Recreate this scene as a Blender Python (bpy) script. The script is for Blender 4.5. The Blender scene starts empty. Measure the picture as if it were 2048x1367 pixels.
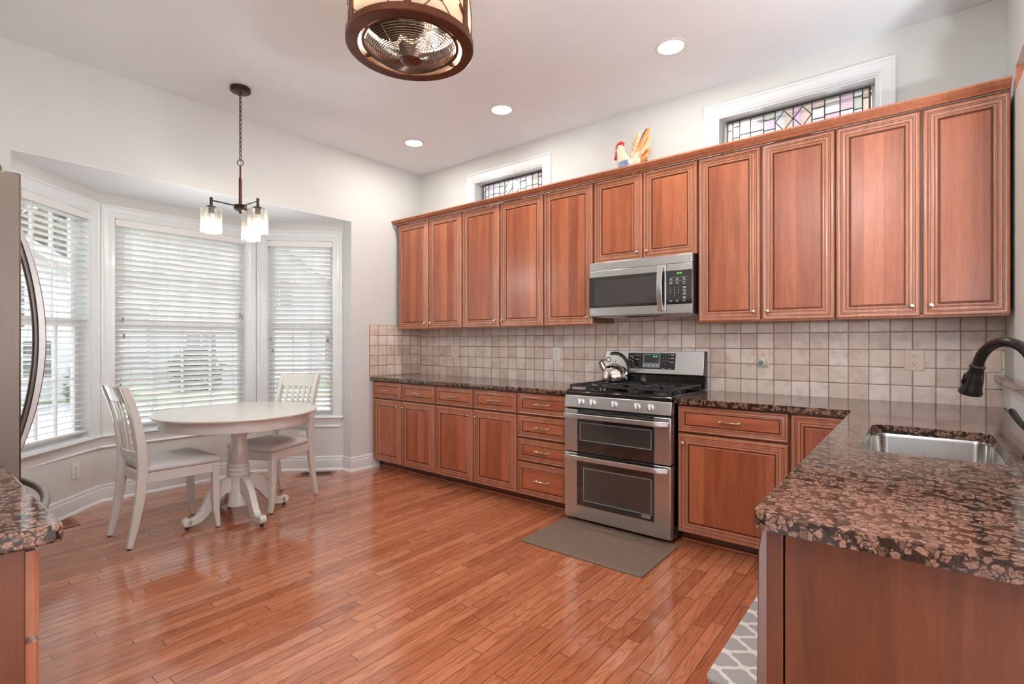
import bpy, bmesh, math, random
from mathutils import Vector, Matrix

# ------------------------------------------------------------------ camera, world, light
SC = bpy.context.scene
COL = SC.collection
PI = math.pi
cam_data = bpy.data.cameras.new('camera')
cam = bpy.data.objects.new('camera', cam_data)
COL.objects.link(cam)
cam_data.sensor_width = 36.0
cam_data.lens = 36.0 * 1019.0 / 2048.0
cam_data.clip_start = 0.05
cam.location = (4.227, -3.681, 1.232)
cam.rotation_euler = (PI / 2, 0, math.radians(38.72))
SC.camera = cam
SC.view_settings.view_transform = 'Standard'
SC.view_settings.look = 'None'
SC.view_settings.exposure = 1.15
SC.view_settings.gamma = 1.0
SC.view_settings.use_curve_mapping = False
try:
    SC.cycles.max_bounces = 10
    SC.cycles.diffuse_bounces = 5
    SC.cycles.glossy_bounces = 5
    SC.cycles.transparent_max_bounces = 16
    SC.cycles.transmission_bounces = 8
    SC.cycles.caustics_reflective = False
    SC.cycles.caustics_refractive = False
    SC.cycles.sample_clamp_indirect = 4.0
    SC.cycles.use_denoising = True
except Exception:
    pass

SKY = 2.3            # daylight strength
RECESSED = 4.5       # watts of each recessed can
PENDANT = 2.2        # watts of each pendant bulb
FAN = 4.0           # watts of each bulb in the drum light
FILL_LAMP = 66.0  # watts of each fill lamp added in the unseen adjoining room

world = bpy.data.worlds.new('sky')
SC.world = world
world.use_nodes = True
wn = world.node_tree
wbg = wn.nodes['Background']
wtc = wn.nodes.new('ShaderNodeTexCoord')
wsep = wn.nodes.new('ShaderNodeSeparateXYZ')
wn.links.new(wtc.outputs['Generated'], wsep.inputs[0])
wramp = wn.nodes.new('ShaderNodeValToRGB')
wn.links.new(wsep.outputs[2], wramp.inputs[0])
wramp.color_ramp.elements[0].position = 0.0
wramp.color_ramp.elements[0].color = (0.86, 0.93, 1.0, 1)
wramp.color_ramp.elements[1].position = 0.6
wramp.color_ramp.elements[1].color = (0.55, 0.72, 1.0, 1)
wnz = wn.nodes.new('ShaderNodeTexNoise')
wn.links.new(wtc.outputs['Generated'], wnz.inputs['Vector'])
wnz.inputs['Scale'].default_value = 5.0
wnz.inputs['Detail'].default_value = 5.0
wcr = wn.nodes.new('ShaderNodeValToRGB')
wn.links.new(wnz.outputs[0], wcr.inputs[0])
wcr.color_ramp.elements[0].position = 0.42
wcr.color_ramp.elements[1].position = 0.62
wmx = wn.nodes.new('ShaderNodeMix')
wmx.data_type = 'RGBA'
wn.links.new(wcr.outputs[0], wmx.inputs[0])
wn.links.new(wramp.outputs[0], wmx.inputs[6])
wmx.inputs[7].default_value = (1.0, 1.0, 1.0, 1)
wn.links.new(wmx.outputs[2], wbg.inputs[0])
wbg.inputs[1].default_value = SKY

sun_d = bpy.data.lights.new('sun', 'SUN')
sun_d.energy = 6.0
sun_d.angle = math.radians(3)
sun_d.color = (0.95, 0.98, 1.0)
sun = bpy.data.objects.new('sun', sun_d)
COL.objects.link(sun)
sun.rotation_euler = (math.radians(36), 0, math.radians(-75))   # high in the west-south-west, over the bay
sun.location = (0, -8, 12)

CEIL = 3.028
CT = 0.892            # counter height

# ------------------------------------------------------------------ mesh helpers
SHIFT = {}


class MB:
    def __init__(s):
        s.v, s.f, s.m = [], [], []

    def add(s, vs, fs, mi=0):
        b = len(s.v)
        s.v += [Vector(p) for p in vs]
        for f in fs:
            s.f.append([b + i for i in f])
            s.m.append(mi)

    def merge(s, o, M=None):
        b = len(s.v)
        s.v += [(M @ p if M else p.copy()) for p in o.v]
        s.f += [[b + i for i in f] for f in o.f]
        s.m += o.m
        return s

    def box(s, x0, x1, y0, y1, z0, z1, mi=0):
        x0, x1 = min(x0, x1), max(x0, x1)
        y0, y1 = min(y0, y1), max(y0, y1)
        z0, z1 = min(z0, z1), max(z0, z1)
        vs = [(x, y, z) for z in (z0, z1) for y in (y0, y1) for x in (x0, x1)]
        s.add(vs, [(0, 2, 3, 1), (4, 5, 7, 6), (0, 1, 5, 4), (2, 6, 7, 3), (0, 4, 6, 2), (1, 3, 7, 5)], mi)
        return s

    def prism(s, poly, z0, z1, mi=0):
        n = len(poly)
        s.add([(p[0], p[1], z0) for p in poly] + [(p[0], p[1], z1) for p in poly],
              [tuple(reversed(range(n))), tuple(range(n, 2 * n))] +
              [(i, (i + 1) % n, n + (i + 1) % n, n + i) for i in range(n)], mi)
        return s

    def loft(s, loops, closed=True, cap0=True, cap1=True, mi=0, mis=None):
        n = len(loops[0])
        b = len(s.v)
        for L in loops:
            s.v += [Vector(p) for p in L]
        for k in range(len(loops) - 1):
            for i in range(n if closed else n - 1):
                j = (i + 1) % n
                s.f.append([b + k * n + i, b + k * n + j, b + (k + 1) * n + j, b + (k + 1) * n + i])
                s.m.append(mis[k] if mis else mi)
        if cap0:
            s.f.append([b + i for i in reversed(range(n))])
            s.m.append(mi)
        if cap1:
            s.f.append([b + (len(loops) - 1) * n + i for i in range(n)])
            s.m.append(mis[-1] if mis else mi)
        return s

    def cyl(s, p0, p1, r0, r1=None, n=16, mi=0):
        return s.tube([p0, p1], [r0, r0 if r1 is None else r1], n, mi=mi)

    def tube(s, pts, r, n=10, closed=False, mi=0, flat=None, up=None, caps=True):
        """pipe through pts; flat=(a,b) scales the section along (side, up)"""
        P = [Vector(p) for p in pts]
        R = r if isinstance(r, (list, tuple)) else [r] * len(P)
        loops = []
        last = None
        for i, p in enumerate(P):
            if closed:
                t = P[(i + 1) % len(P)] - P[i - 1]
            elif i == 0:
                t = P[1] - P[0]
            elif i == len(P) - 1:
                t = P[-1] - P[-2]
            else:
                t = (P[i + 1] - p).normalized() + (p - P[i - 1]).normalized()
            if t.length < 1e-9:
                t = Vector((0, 0, 1))
            t.normalize()
            if last is None:
                a = Vector(up) if up else (Vector((0, 0, 1)) if abs(t.z) < 0.9 else Vector((1, 0, 0)))
            else:
                a = Vector(up) if up else last
            u = t.cross(a)
            if u.length < 1e-6:
                u = t.cross(Vector((0.3, 1, 0.1)))
            u.normalize()
            w = u.cross(t).normalized()
            last = w
            fa, fb = flat if flat else (1, 1)
            loops.append([p + (u * math.cos(2 * PI * k / n) * fa + w * math.sin(2 * PI * k / n) * fb) * R[i] for k in range(n)])
        if closed:
            loops.append(loops[0])
            return s.loft(loops, True, False, False, mi)
        return s.loft(loops, True, caps, caps, mi)

    def bar(s, pts, w, h, up=(0, 0, 1), mi=0):
        """rectangular section w (side) x h (along up) swept along pts; w,h may be lists"""
        P = [Vector(p) for p in pts]
        loops = []
        for i, p in enumerate(P):
            if i == 0:
                t = P[1] - P[0]
            elif i == len(P) - 1:
                t = P[-1] - P[-2]
            else:
                t = (P[i + 1] - p).normalized() + (p - P[i - 1]).normalized()
            t.normalize()
            u = t.cross(Vector(up)).normalized()
            q = u.cross(t).normalized()
            ww = (w[i] if isinstance(w, (list, tuple)) else w) / 2
            hh = (h[i] if isinstance(h, (list, tuple)) else h) / 2
            loops.append([p + u * ww + q * hh, p - u * ww + q * hh, p - u * ww - q * hh, p + u * ww - q * hh])
        return s.loft(loops, True, True, True, mi)

    def lathe(s, prof, c=(0, 0), n=32, mi=0, mis=None):
        loops = []
        for r, z in prof:
            r = max(r, 1e-5)
            loops.append([(c[0] + r * math.cos(2 * PI * k / n), c[1] + r * math.sin(2 * PI * k / n), z) for k in range(n)])
        return s.loft(loops, True, True, True, mi, mis)

    def sweep(s, path, prof, mi=0):
        """moulding: profile [(off, z)] swept along a horizontal xy path, off to the right of travel"""
        P = [Vector((p[0], p[1])) for p in path]
        loops = []
        for i, p in enumerate(P):
            ds = []
            if i > 0:
                ds.append((P[i] - P[i - 1]).normalized())
            if i < len(P) - 1:
                ds.append((P[i + 1] - P[i]).normalized())
            ns = [Vector((d.y, -d.x)) for d in ds]
            if len(ns) == 2:
                b = (ns[0] + ns[1])
                b = b / max(b.dot(ns[0]), 0.2)
            else:
                b = ns[0]
            loops.append([(p.x + b.x * o, p.y + b.y * o, z) for o, z in prof])
        return s.loft(loops, True, True, True, mi)

    def quad(s, a, b, c, d, mi=0):
        s.add([a, b, c, d], [(0, 1, 2, 3)], mi)
        return s

    def build(s, name, mats, parent=None, bevel=0.0, seg=2, smooth=35, kind=None):
        sh = Vector((0, 0, 0))
        r = parent
        while r is not None:
            if r.name in SHIFT:
                sh = SHIFT[r.name]
            r = r.parent
        me = bpy.data.meshes.new(name)
        me.from_pydata([tuple(p - sh) for p in s.v], [], s.f)
        mats = mats if isinstance(mats, (list, tuple)) else [mats]
        for m in mats:
            me.materials.append(m)
        for p, mi in zip(me.polygons, s.m):
            p.material_index = mi
        bm = bmesh.new()
        bm.from_mesh(me)
        bmesh.ops.recalc_face_normals(bm, faces=bm.faces)
        bm.to_mesh(me)
        bm.free()
        if smooth:
            for p in me.polygons:
                p.use_smooth = True
            me.set_sharp_from_angle(angle=math.radians(smooth))
        o = bpy.data.objects.new(name, me)
        COL.objects.link(o)
        if parent:
            o.parent = parent
        if bevel:
            b = o.modifiers.new('edge', 'BEVEL')
            b.width = bevel
            b.segments = seg
            b.limit_method = 'ANGLE'
            b.angle_limit = math.radians(40)
            b.harden_normals = False
        if kind:
            o['kind'] = kind
        return o


def box(*a):
    return MB().box(*a)


def thing(name, label, cat, loc=(0, 0, 0), group=None, rz=0.0, kind=None):
    o = bpy.data.objects.new(name, None)
    COL.objects.link(o)
    o.empty_display_size = 0.05
    o.location = loc
    o.rotation_euler = (0, 0, rz)
    o['label'] = label
    o['category'] = cat
    if group:
        o['group'] = group
    if kind:
        o['kind'] = kind
    SHIFT[o.name] = Vector(loc) if rz == 0 else Vector((0, 0, 0))
    return o


def tag(o, label, cat, group=None, kind=None):
    o['label'] = label
    o['category'] = cat
    if group:
        o['group'] = group
    if kind:
        o['kind'] = kind
    return o


def dup(root, loc=None, rz=None, label=None):
    def cp(o, par):
        c = o.copy()
        COL.objects.link(c)
        if par:
            c.parent = par
        for ch in list(o.children):
            cp(ch, c)
        return c
    r = cp(root, None)
    if loc is not None:
        r.location = loc
    if rz is not None:
        r.rotation_euler = (0, 0, rz)
    if label:
        r['label'] = label
    return r


def text_mb(body, size, depth=0.0004):
    cu = bpy.data.curves.new('t', 'FONT')
    cu.body = body
    cu.size = size
    cu.extrude = depth
    cu.align_x = 'CENTER'
    cu.align_y = 'CENTER'
    cu.resolution_u = 2
    ob = bpy.data.objects.new('t', cu)
    COL.objects.link(ob)
    dg = bpy.context.evaluated_depsgraph_get()
    me = bpy.data.meshes.new_from_object(ob.evaluated_get(dg))
    mb = MB()
    mb.add([v.co for v in me.vertices], [tuple(p.vertices) for p in me.polygons])
    bpy.data.objects.remove(ob)
    bpy.data.curves.remove(cu)
    bpy.data.meshes.remove(me)
    return mb


# ------------------------------------------------------------------ materials
def nd(nt, typ, ins=None, **props):
    n = nt.nodes.new(typ)
    for k, v in props.items():
        setattr(n, k, v)
    for k, v in (ins or {}).items():
        sk = n.inputs[k]
        if isinstance(v, bpy.types.Node):
            nt.links.new(v.outputs[0], sk)
        elif isinstance(v, bpy.types.NodeSocket):
            nt.links.new(v, sk)
        else:
            sk.default_value = v
    return n


def mth(nt, op, a, b=None, c=None):
    ins = {0: a}
    if b is not None:
        ins[1] = b
    if c is not None:
        ins[2] = c
    return nd(nt, 'ShaderNodeMath', ins, operation=op)


def ramp(nt, fac, stops, interp='LINEAR'):
    n = nd(nt, 'ShaderNodeValToRGB', {0: fac})
    cr = n.color_ramp
    cr.interpolation = interp
    while len(cr.elements) < len(stops):
        cr.elements.new(0.5)
    for e, (p, c) in zip(cr.elements, stops):
        e.position = p
        e.color = c if len(c) == 4 else (c[0], c[1], c[2], 1)
    return n


def mix(nt, f, a, b, blend='MIX'):
    n = nt.nodes.new('ShaderNodeMix')
    n.data_type = 'RGBA'
    n.blend_type = blend
    for i, v in ((0, f), (6, a), (7, b)):
        if isinstance(v, bpy.types.Node):
            nt.links.new(v.outputs[2] if v.bl_idname == 'ShaderNodeMix' else v.outputs[0], n.inputs[i])
        elif isinstance(v, bpy.types.NodeSocket):
            nt.links.new(v, n.inputs[i])
        elif i == 0:
            n.inputs[0].default_value = v
        else:
            n.inputs[i].default_value = (v[0], v[1], v[2], 1)
    return n


def base(name):
    m = bpy.data.materials.new(name)
    m.use_nodes = True
    nt = m.node_tree
    return m, nt, nt.nodes['Principled BSDF']


def setp(nt, b, **kw):
    names = {'color': 'Base Color', 'metal': 'Metallic', 'rough': 'Roughness', 'coat': 'Coat Weight', 'coatr': 'Coat Roughness',
             'normal': 'Normal', 'emit': 'Emission Color', 'es': 'Emission Strength', 'spec': 'Specular IOR Level',
             'trans': 'Transmission Weight', 'ior': 'IOR', 'sheen': 'Sheen Weight', 'sss': 'Subsurface Weight', 'alpha': 'Alpha'}
    for k, v in kw.items():
        sk = b.inputs[names[k]]
        if isinstance(v, bpy.types.Node):
            nt.links.new(v.outputs[2] if v.bl_idname == 'ShaderNodeMix' else v.outputs[0], sk)
        elif isinstance(v, bpy.types.NodeSocket):
            nt.links.new(v, sk)
        elif isinstance(v, tuple):
            sk.default_value = (v[0], v[1], v[2], 1)
        else:
            sk.default_value = v


def bump(nt, h, strength=0.2, dist=0.01):
    return nd(nt, 'ShaderNodeBump', {'Height': h, 'Strength': strength, 'Distance': dist})


def plain(name, color, rough=0.5, metal=0.0, coat=0.0, var=0.06, scale=12.0, bumpy=0.0, coatr=0.05, bscale=60.0, spec=0.5):
    m, nt, b = base(name)
    tc = nd(nt, 'ShaderNodeTexCoord')
    nz = nd(nt, 'ShaderNodeTexNoise', {'Vector': tc.outputs['Object'], 'Scale': scale, 'Detail': 3.0})
    lo = tuple(c * (1 - var) for c in color)
    hi = tuple(min(1, c * (1 + var)) for c in color)
    r = ramp(nt, nz, [(0.3, lo), (0.7, hi)])
    setp(nt, b, color=r, rough=rough, metal=metal, coat=coat, coatr=coatr, spec=spec)
    if bumpy:
        nb = nd(nt, 'ShaderNodeTexNoise', {'Vector': tc.outputs['Object'], 'Scale': bscale, 'Detail': 4.0})
        setp(nt, b, normal=bump(nt, nb, bumpy, 0.004))
    return m


def wood(name, dark, mid, light, axis='Z', stave=0.0, rough=0.32, coat=0.35, grain=1.0, staveamt=0.5):
    m, nt, b = base(name)
    tc = nd(nt, 'ShaderNodeTexCoord')
    oi = nd(nt, 'ShaderNodeObjectInfo')
    rv = mth(nt, 'MULTIPLY', oi.outputs['Random'], 37.0)
    off = nd(nt, 'ShaderNodeVectorMath', {0: tc.outputs['Object']}, operation='ADD')
    cmb = nd(nt, 'ShaderNodeCombineXYZ', {0: rv, 1: rv, 2: rv})
    nt.links.new(cmb.outputs[0], off.inputs[1])
    sep = nd(nt, 'ShaderNodeSeparateXYZ', {0: off})
    sc = {'Z': (26, 26, 2.0), 'X': (2.0, 26, 26), 'Y': (26, 2.0, 26)}[axis]
    mp = nd(nt, 'ShaderNodeMapping', {'Vector': off, 'Scale': tuple(s * grain for s in sc)})
    n1 = nd(nt, 'ShaderNodeTexNoise', {'Vector': mp, 'Scale': 1.0, 'Detail': 6.0, 'Roughness': 0.62, 'Distortion': 0.6})
    fac = n1.outputs[0]
    if stave:
        cr = sep.outputs[0] if axis == 'Z' else sep.outputs[2]
        ss = mth(nt, 'FLOOR', mth(nt, 'DIVIDE', cr, stave))
        wnn = nd(nt, 'ShaderNodeTexWhiteNoise', {'W': ss}, noise_dimensions='1D')
        fac = mth(nt, 'ADD', mth(nt, 'MULTIPLY', n1, 1.0 - staveamt * 0.5), mth(nt, 'MULTIPLY', mth(nt, 'SUBTRACT', wnn, 0.25), staveamt * 0.55)).outputs[0]
    r = ramp(nt, fac, [(0.28, dark), (0.5, mid), (0.75, light)])
    mp2 = nd(nt, 'ShaderNodeMapping', {'Vector': off, 'Scale': tuple(s * 5 for s in sc)})
    n2 = nd(nt, 'ShaderNodeTexNoise', {'Vector': mp2, 'Scale': 1.0, 'Detail': 3.0})
    r2 = ramp(nt, n2, [(0.35, (0.72, 0.72, 0.72)), (0.6, (1, 1, 1))])
    c = mix(nt, 0.5, r, r2, 'MULTIPLY')
    setp(nt, b, color=c, rough=rough, coat=coat, coatr=0.24)
    return m


M = {}
# cherry cabinet wood
CH_D, CH_M, CH_L = (0.30, 0.076, 0.029), (0.45, 0.132, 0.057), (0.54, 0.180, 0.086)
M['cherry'] = wood('cherry_wood', CH_D, CH_M, CH_L, 'Z', 0.0, grain=0.6)
M['cherry_panel'] = wood('cherry_panel', CH_D, CH_M, CH_L, 'Z', 0.085, grain=0.5, staveamt=0.55)
M['cherry_h'] = wood('cherry_wood_horizontal', CH_D, CH_M, CH_L, 'X', 0.0, grain=0.6)
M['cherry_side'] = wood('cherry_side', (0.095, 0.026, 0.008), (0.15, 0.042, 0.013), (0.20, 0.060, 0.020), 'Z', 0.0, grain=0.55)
M['cherry_lit_edge'] = wood('cherry_moulding_lit', (0.42, 0.150, 0.076), (0.49, 0.185, 0.098), (0.55, 0.225, 0.128), 'Z', 0.0, rough=0.25, coat=0.6, grain=0.6)  # lighter than the panels: highlights on the beads put into the colour
M['cherry_inside'] = plain('cabinet_gap', (0.07, 0.018, 0.008), 0.6)
M['glaze'] = plain('dark_glaze', (0.085, 0.022, 0.010), 0.4)
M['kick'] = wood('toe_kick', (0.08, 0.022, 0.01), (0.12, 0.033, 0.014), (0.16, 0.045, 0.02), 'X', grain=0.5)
M['white'] = plain('white_paint', (0.80, 0.80, 0.78), 0.35, var=0.02)
M['trim'] = plain('trim_paint', (0.77, 0.80, 0.81), 0.3, coat=0.2, var=0.015)
M['wall'] = plain('wall_paint', (0.68, 0.685, 0.665), 0.75, var=0.02, scale=2.0, bumpy=0.05, bscale=180)
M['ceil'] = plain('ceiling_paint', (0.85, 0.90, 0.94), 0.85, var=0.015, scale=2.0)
M['terra'] = plain('terracotta_paint', (0.52, 0.20, 0.11), 0.8, var=0.04, scale=3.0)
M['cream'] = plain('cream_paint_furniture', (0.70, 0.69, 0.64), 0.28, coat=0.35, var=0.03, scale=7)
M['seat'] = plain('seat_fabric', (0.72, 0.71, 0.70), 0.85, var=0.05, scale=220, bumpy=0.3, bscale=420)
M['black'] = plain('black_enamel', (0.012, 0.011, 0.011), 0.12, coat=0.6)
M['blacksoft'] = plain('black_plastic', (0.02, 0.019, 0.019), 0.4)
M['iron'] = plain('cast_iron', (0.022, 0.021, 0.022), 0.42, var=0.2, scale=60, bumpy=0.15)
M['bglass'] = plain('dark_oven_glass', (0.018, 0.016, 0.015), 0.04, coat=1.0, coatr=0.02, spec=0.8)
M['bronze'] = plain('oiled_bronze', (0.05, 0.032, 0.022), 0.32, metal=0.75, var=0.15)
M['faucet'] = plain('black_bronze', (0.022, 0.019, 0.017), 0.28, metal=0.55, var=0.1)
M['dark_bronze'] = plain('dark_bronze', (0.035, 0.02, 0.014), 0.5, metal=0.2)
M['bronze_red'] = plain('warm_bronze', (0.125, 0.038, 0.018), 0.34, metal=0.55, var=0.12)
M['wire'] = plain('bronze_wire', (0.17, 0.115, 0.085), 0.28, metal=0.8)
M['nickel'] = plain('brushed_nickel', (0.72, 0.62, 0.52), 0.22, metal=1.0)
M['chrome'] = plain('chrome', (0.8, 0.8, 0.8), 0.07, metal=1.0)
M['plate'] = plain('almond_plastic', (0.77, 0.61, 0.48), 0.4, var=0.02)
M['plate_w'] = plain('white_plastic', (0.78, 0.76, 0.70), 0.4, var=0.02)
M['slot'] = plain('slot_dark', (0.03, 0.025, 0.02), 0.6)
M['grey'] = plain('grey_plastic', (0.2, 0.22, 0.25), 0.4)
M['lead'] = plain('lead_came', (0.05, 0.05, 0.05), 0.45, metal=0.4)
M['cord'] = plain('blind_cord', (0.66, 0.65, 0.62), 0.8)
M['wood_tassel'] = plain('tassel', (0.33, 0.29, 0.25), 0.5)
M['alum'] = plain('handle_steel', (0.66, 0.66, 0.66), 0.3, metal=0.9)


def stainless(name, col, rough, axis='X'):
    m, nt, b = base(name)
    tc = nd(nt, 'ShaderNodeTexCoord')
    sc = {'X': (1.5, 300, 300), 'Z': (300, 300, 1.5)}[axis]
    mp = nd(nt, 'ShaderNodeMapping', {'Vector': tc.outputs['Object'], 'Scale': sc})
    nz = nd(nt, 'ShaderNodeTexNoise', {'Vector': mp, 'Scale': 1.0, 'Detail': 3.0})
    rr = nd(nt, 'ShaderNodeMapRange', {0: nz, 1: 0.3, 2: 0.7, 3: rough * 0.93, 4: rough * 1.07})
    r = ramp(nt, nz, [(0.3, tuple(c * 0.975 for c in col)), (0.7, col)])
    setp(nt, b, color=r, metal=1.0, rough=rr, normal=bump(nt, nz, 0.008, 0.001))
    return m


M['steel'] = stainless('stainless_steel', (0.74, 0.74, 0.74), 0.30)
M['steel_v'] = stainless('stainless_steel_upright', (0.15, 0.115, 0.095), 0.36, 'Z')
M['fridge_bar'] = stainless('handle_stainless', (0.33, 0.29, 0.27), 0.3, 'Z')
M['sinksteel'] = stainless('sink_steel', (0.72, 0.70, 0.67), 0.16, 'Z')
M['kettle'] = plain('kettle_steel', (0.75, 0.68, 0.60), 0.08, metal=1.0)


def granite():
    m, nt, b = base('brown_granite')
    tc = nd(nt, 'ShaderNodeTexCoord')
    nz = nd(nt, 'ShaderNodeTexNoise', {'Vector': tc.outputs['Object'], 'Scale': 55.0, 'Detail': 3.0})
    v = mix(nt, 0.030, tc.outputs['Object'], nz.outputs['Color'], 'ADD')
    vo = nd(nt, 'ShaderNodeTexVoronoi', {'Vector': v.outputs[2], 'Scale': 60.0, 'Randomness': 0.9}, feature='F1')
    ve = nd(nt, 'ShaderNodeTexVoronoi', {'Vector': v.outputs[2], 'Scale': 60.0, 'Randomness': 0.9}, feature='DISTANCE_TO_EDGE')
    cell = nd(nt, 'ShaderNodeSeparateColor', {0: vo.outputs['Color']})
    # rounded feldspar eyes with paler rims, dark hornblende between them and some wholly dark cells
    d_ = mth(nt, 'ADD', vo.outputs['Distance'], mth(nt, 'MULTIPLY', mth(nt, 'SUBTRACT', nz.outputs[0], 0.5), 0.25))
    body = ramp(nt, d_, [(0.0, (0.20, 0.105, 0.072)), (0.3, (0.28, 0.155, 0.11)), (0.5, (0.38, 0.23, 0.17)), (0.62, (0.20, 0.11, 0.08)), (0.72, (0.05, 0.03, 0.023))])
    tone = ramp(nt, cell.outputs[0], [(0.0, (0.10, 0.09, 0.09)), (0.20, (0.14, 0.12, 0.12)), (0.24, (0.6, 0.58, 0.57)), (0.6, (0.86, 0.85, 0.84)), (1.0, (1.05, 1.03, 1.02))])
    body = mix(nt, 1.0, body, tone, 'MULTIPLY')
    gap = nd(nt, 'ShaderNodeMapRange', {0: ve.outputs['Distance'], 1: 0.02, 2: 0.12, 3: 0.0, 4: 1.0})
    c1 = mix(nt, gap, (0.030, 0.019, 0.015), body)
    n3 = nd(nt, 'ShaderNodeTexNoise', {'Vector': tc.outputs['Object'], 'Scale': 230.0, 'Detail': 3.0})
    spk = ramp(nt, n3, [(0.34, (0.40, 0.37, 0.36)), (0.48, (1, 1, 1)), (0.66, (1.0, 1.0, 1.0)), (0.75, (1.3, 1.26, 1.22))])
    c2 = mix(nt, 0.75, c1, spk, 'MULTIPLY')
    setp(nt, b, color=c2, rough=0.085, spec=0.5)
    return m


M['granite'] = granite()


def floor_mat():
    m, nt, b = base('oak_strip_floor')
    tc = nd(nt, 'ShaderNodeTexCoord')
    sep = nd(nt, 'ShaderNodeSeparateXYZ', {0: tc.outputs['Object']})
    W = 0.0575
    xs = mth(nt, 'DIVIDE', sep.outputs[0], W)
    ix = mth(nt, 'FLOOR', xs)
    fx = mth(nt, 'FRACT', xs)
    wr = nd(nt, 'ShaderNodeTexWhiteNoise', {'W': ix}, noise_dimensions='1D')
    L = mth(nt, 'ADD', mth(nt, 'MULTIPLY', wr, 0.35), 0.62)
    ys = mth(nt, 'ADD', mth(nt, 'DIVIDE', sep.outputs[1], L), mth(nt, 'MULTIPLY', wr, 91.7))
    iy = mth(nt, 'FLOOR', ys)
    fy = mth(nt, 'FRACT', ys)
    cid = nd(nt, 'ShaderNodeCombineXYZ', {0: ix, 1: iy, 2: 0.0})
    wn2 = nd(nt, 'ShaderNodeTexWhiteNoise', {'Vector': cid}, noise_dimensions='3D')
    tone = wn2.outputs[0]
    # grain, shifted per board
    shift = nd(nt, 'ShaderNodeVectorMath', {0: wn2.outputs['Color'], 'Scale': 30.0}, operation='SCALE')
    pos = nd(nt, 'ShaderNodeVectorMath', {0: tc.outputs['Object'], 1: shift}, operation='ADD')
    mp = nd(nt, 'ShaderNodeMapping', {'Vector': pos, 'Scale': (17, 1.5, 17)})
    n1 = nd(nt, 'ShaderNodeTexNoise', {'Vector': mp, 'Scale': 1.0, 'Detail': 2.0, 'Distortion': 0.9})
    rings = mth(nt, 'SINE', mth(nt, 'MULTIPLY', n1, 62.0))
    rg = nd(nt, 'ShaderNodeMapRange', {0: rings, 1: -1.0, 2: 1.0, 3: 0.0, 4: 1.0})
    mp2 = nd(nt, 'ShaderNodeMapping', {'Vector': pos, 'Scale': (220, 7, 220)})
    n2 = nd(nt, 'ShaderNodeTexNoise', {'Vector': mp2, 'Scale': 1.0, 'Detail': 3.0})
    basec = ramp(nt, tone, [(0.0, (0.37, 0.118, 0.051)), (0.15, (0.44, 0.145, 0.066)), (0.6, (0.51, 0.180, 0.086)), (1.0, (0.58, 0.222, 0.115))])
    gr = ramp(nt, rg, [(0.0, (0.70, 0.60, 0.52)), (0.35, (0.97, 0.95, 0.93)), (1.0, (1.05, 1.05, 1.05))])
    c = mix(nt, 0.75, basec, gr, 'MULTIPLY')
    po = ramp(nt, n2, [(0.3, (0.72, 0.66, 0.6)), (0.52, (1, 1, 1))])
    c = mix(nt, 0.6, c, po, 'MULTIPLY')
    # seams
    ex = mth(nt, 'MINIMUM', fx, mth(nt, 'SUBTRACT', 1.0, fx))
    ey = mth(nt, 'MULTIPLY', mth(nt, 'MINIMUM', fy, mth(nt, 'SUBTRACT', 1.0, fy)), 11.0)
    e = mth(nt, 'MINIMUM', ex, ey)
    seam = nd(nt, 'ShaderNodeMapRange', {0: e, 1: 0.012, 2: 0.035, 3: 0.0, 4: 1.0})
    c = mix(nt, seam, (0.10, 0.035, 0.015), c)
    seam2 = nd(nt, 'ShaderNodeMapRange', {0: e, 1: 0.0, 2: 0.09, 3: 0.0, 4: 1.0})
    wv = nd(nt, 'ShaderNodeTexNoise', {'Vector': tc.outputs['Object'], 'Scale': 5.0, 'Detail': 1.0})
    hh = mth(nt, 'ADD', mth(nt, 'MULTIPLY', seam2, 0.5), mth(nt, 'MULTIPLY', wv, 0.5))
    hh = mth(nt, 'ADD', hh, mth(nt, 'MULTIPLY', wn2, 0.15))
    setp(nt, b, color=c, rough=0.15, coat=0.6, coatr=0.07, normal=bump(nt, hh, 0.13, 0.004), spec=0.6)
    return m


M['floor'] = floor_mat()


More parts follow.
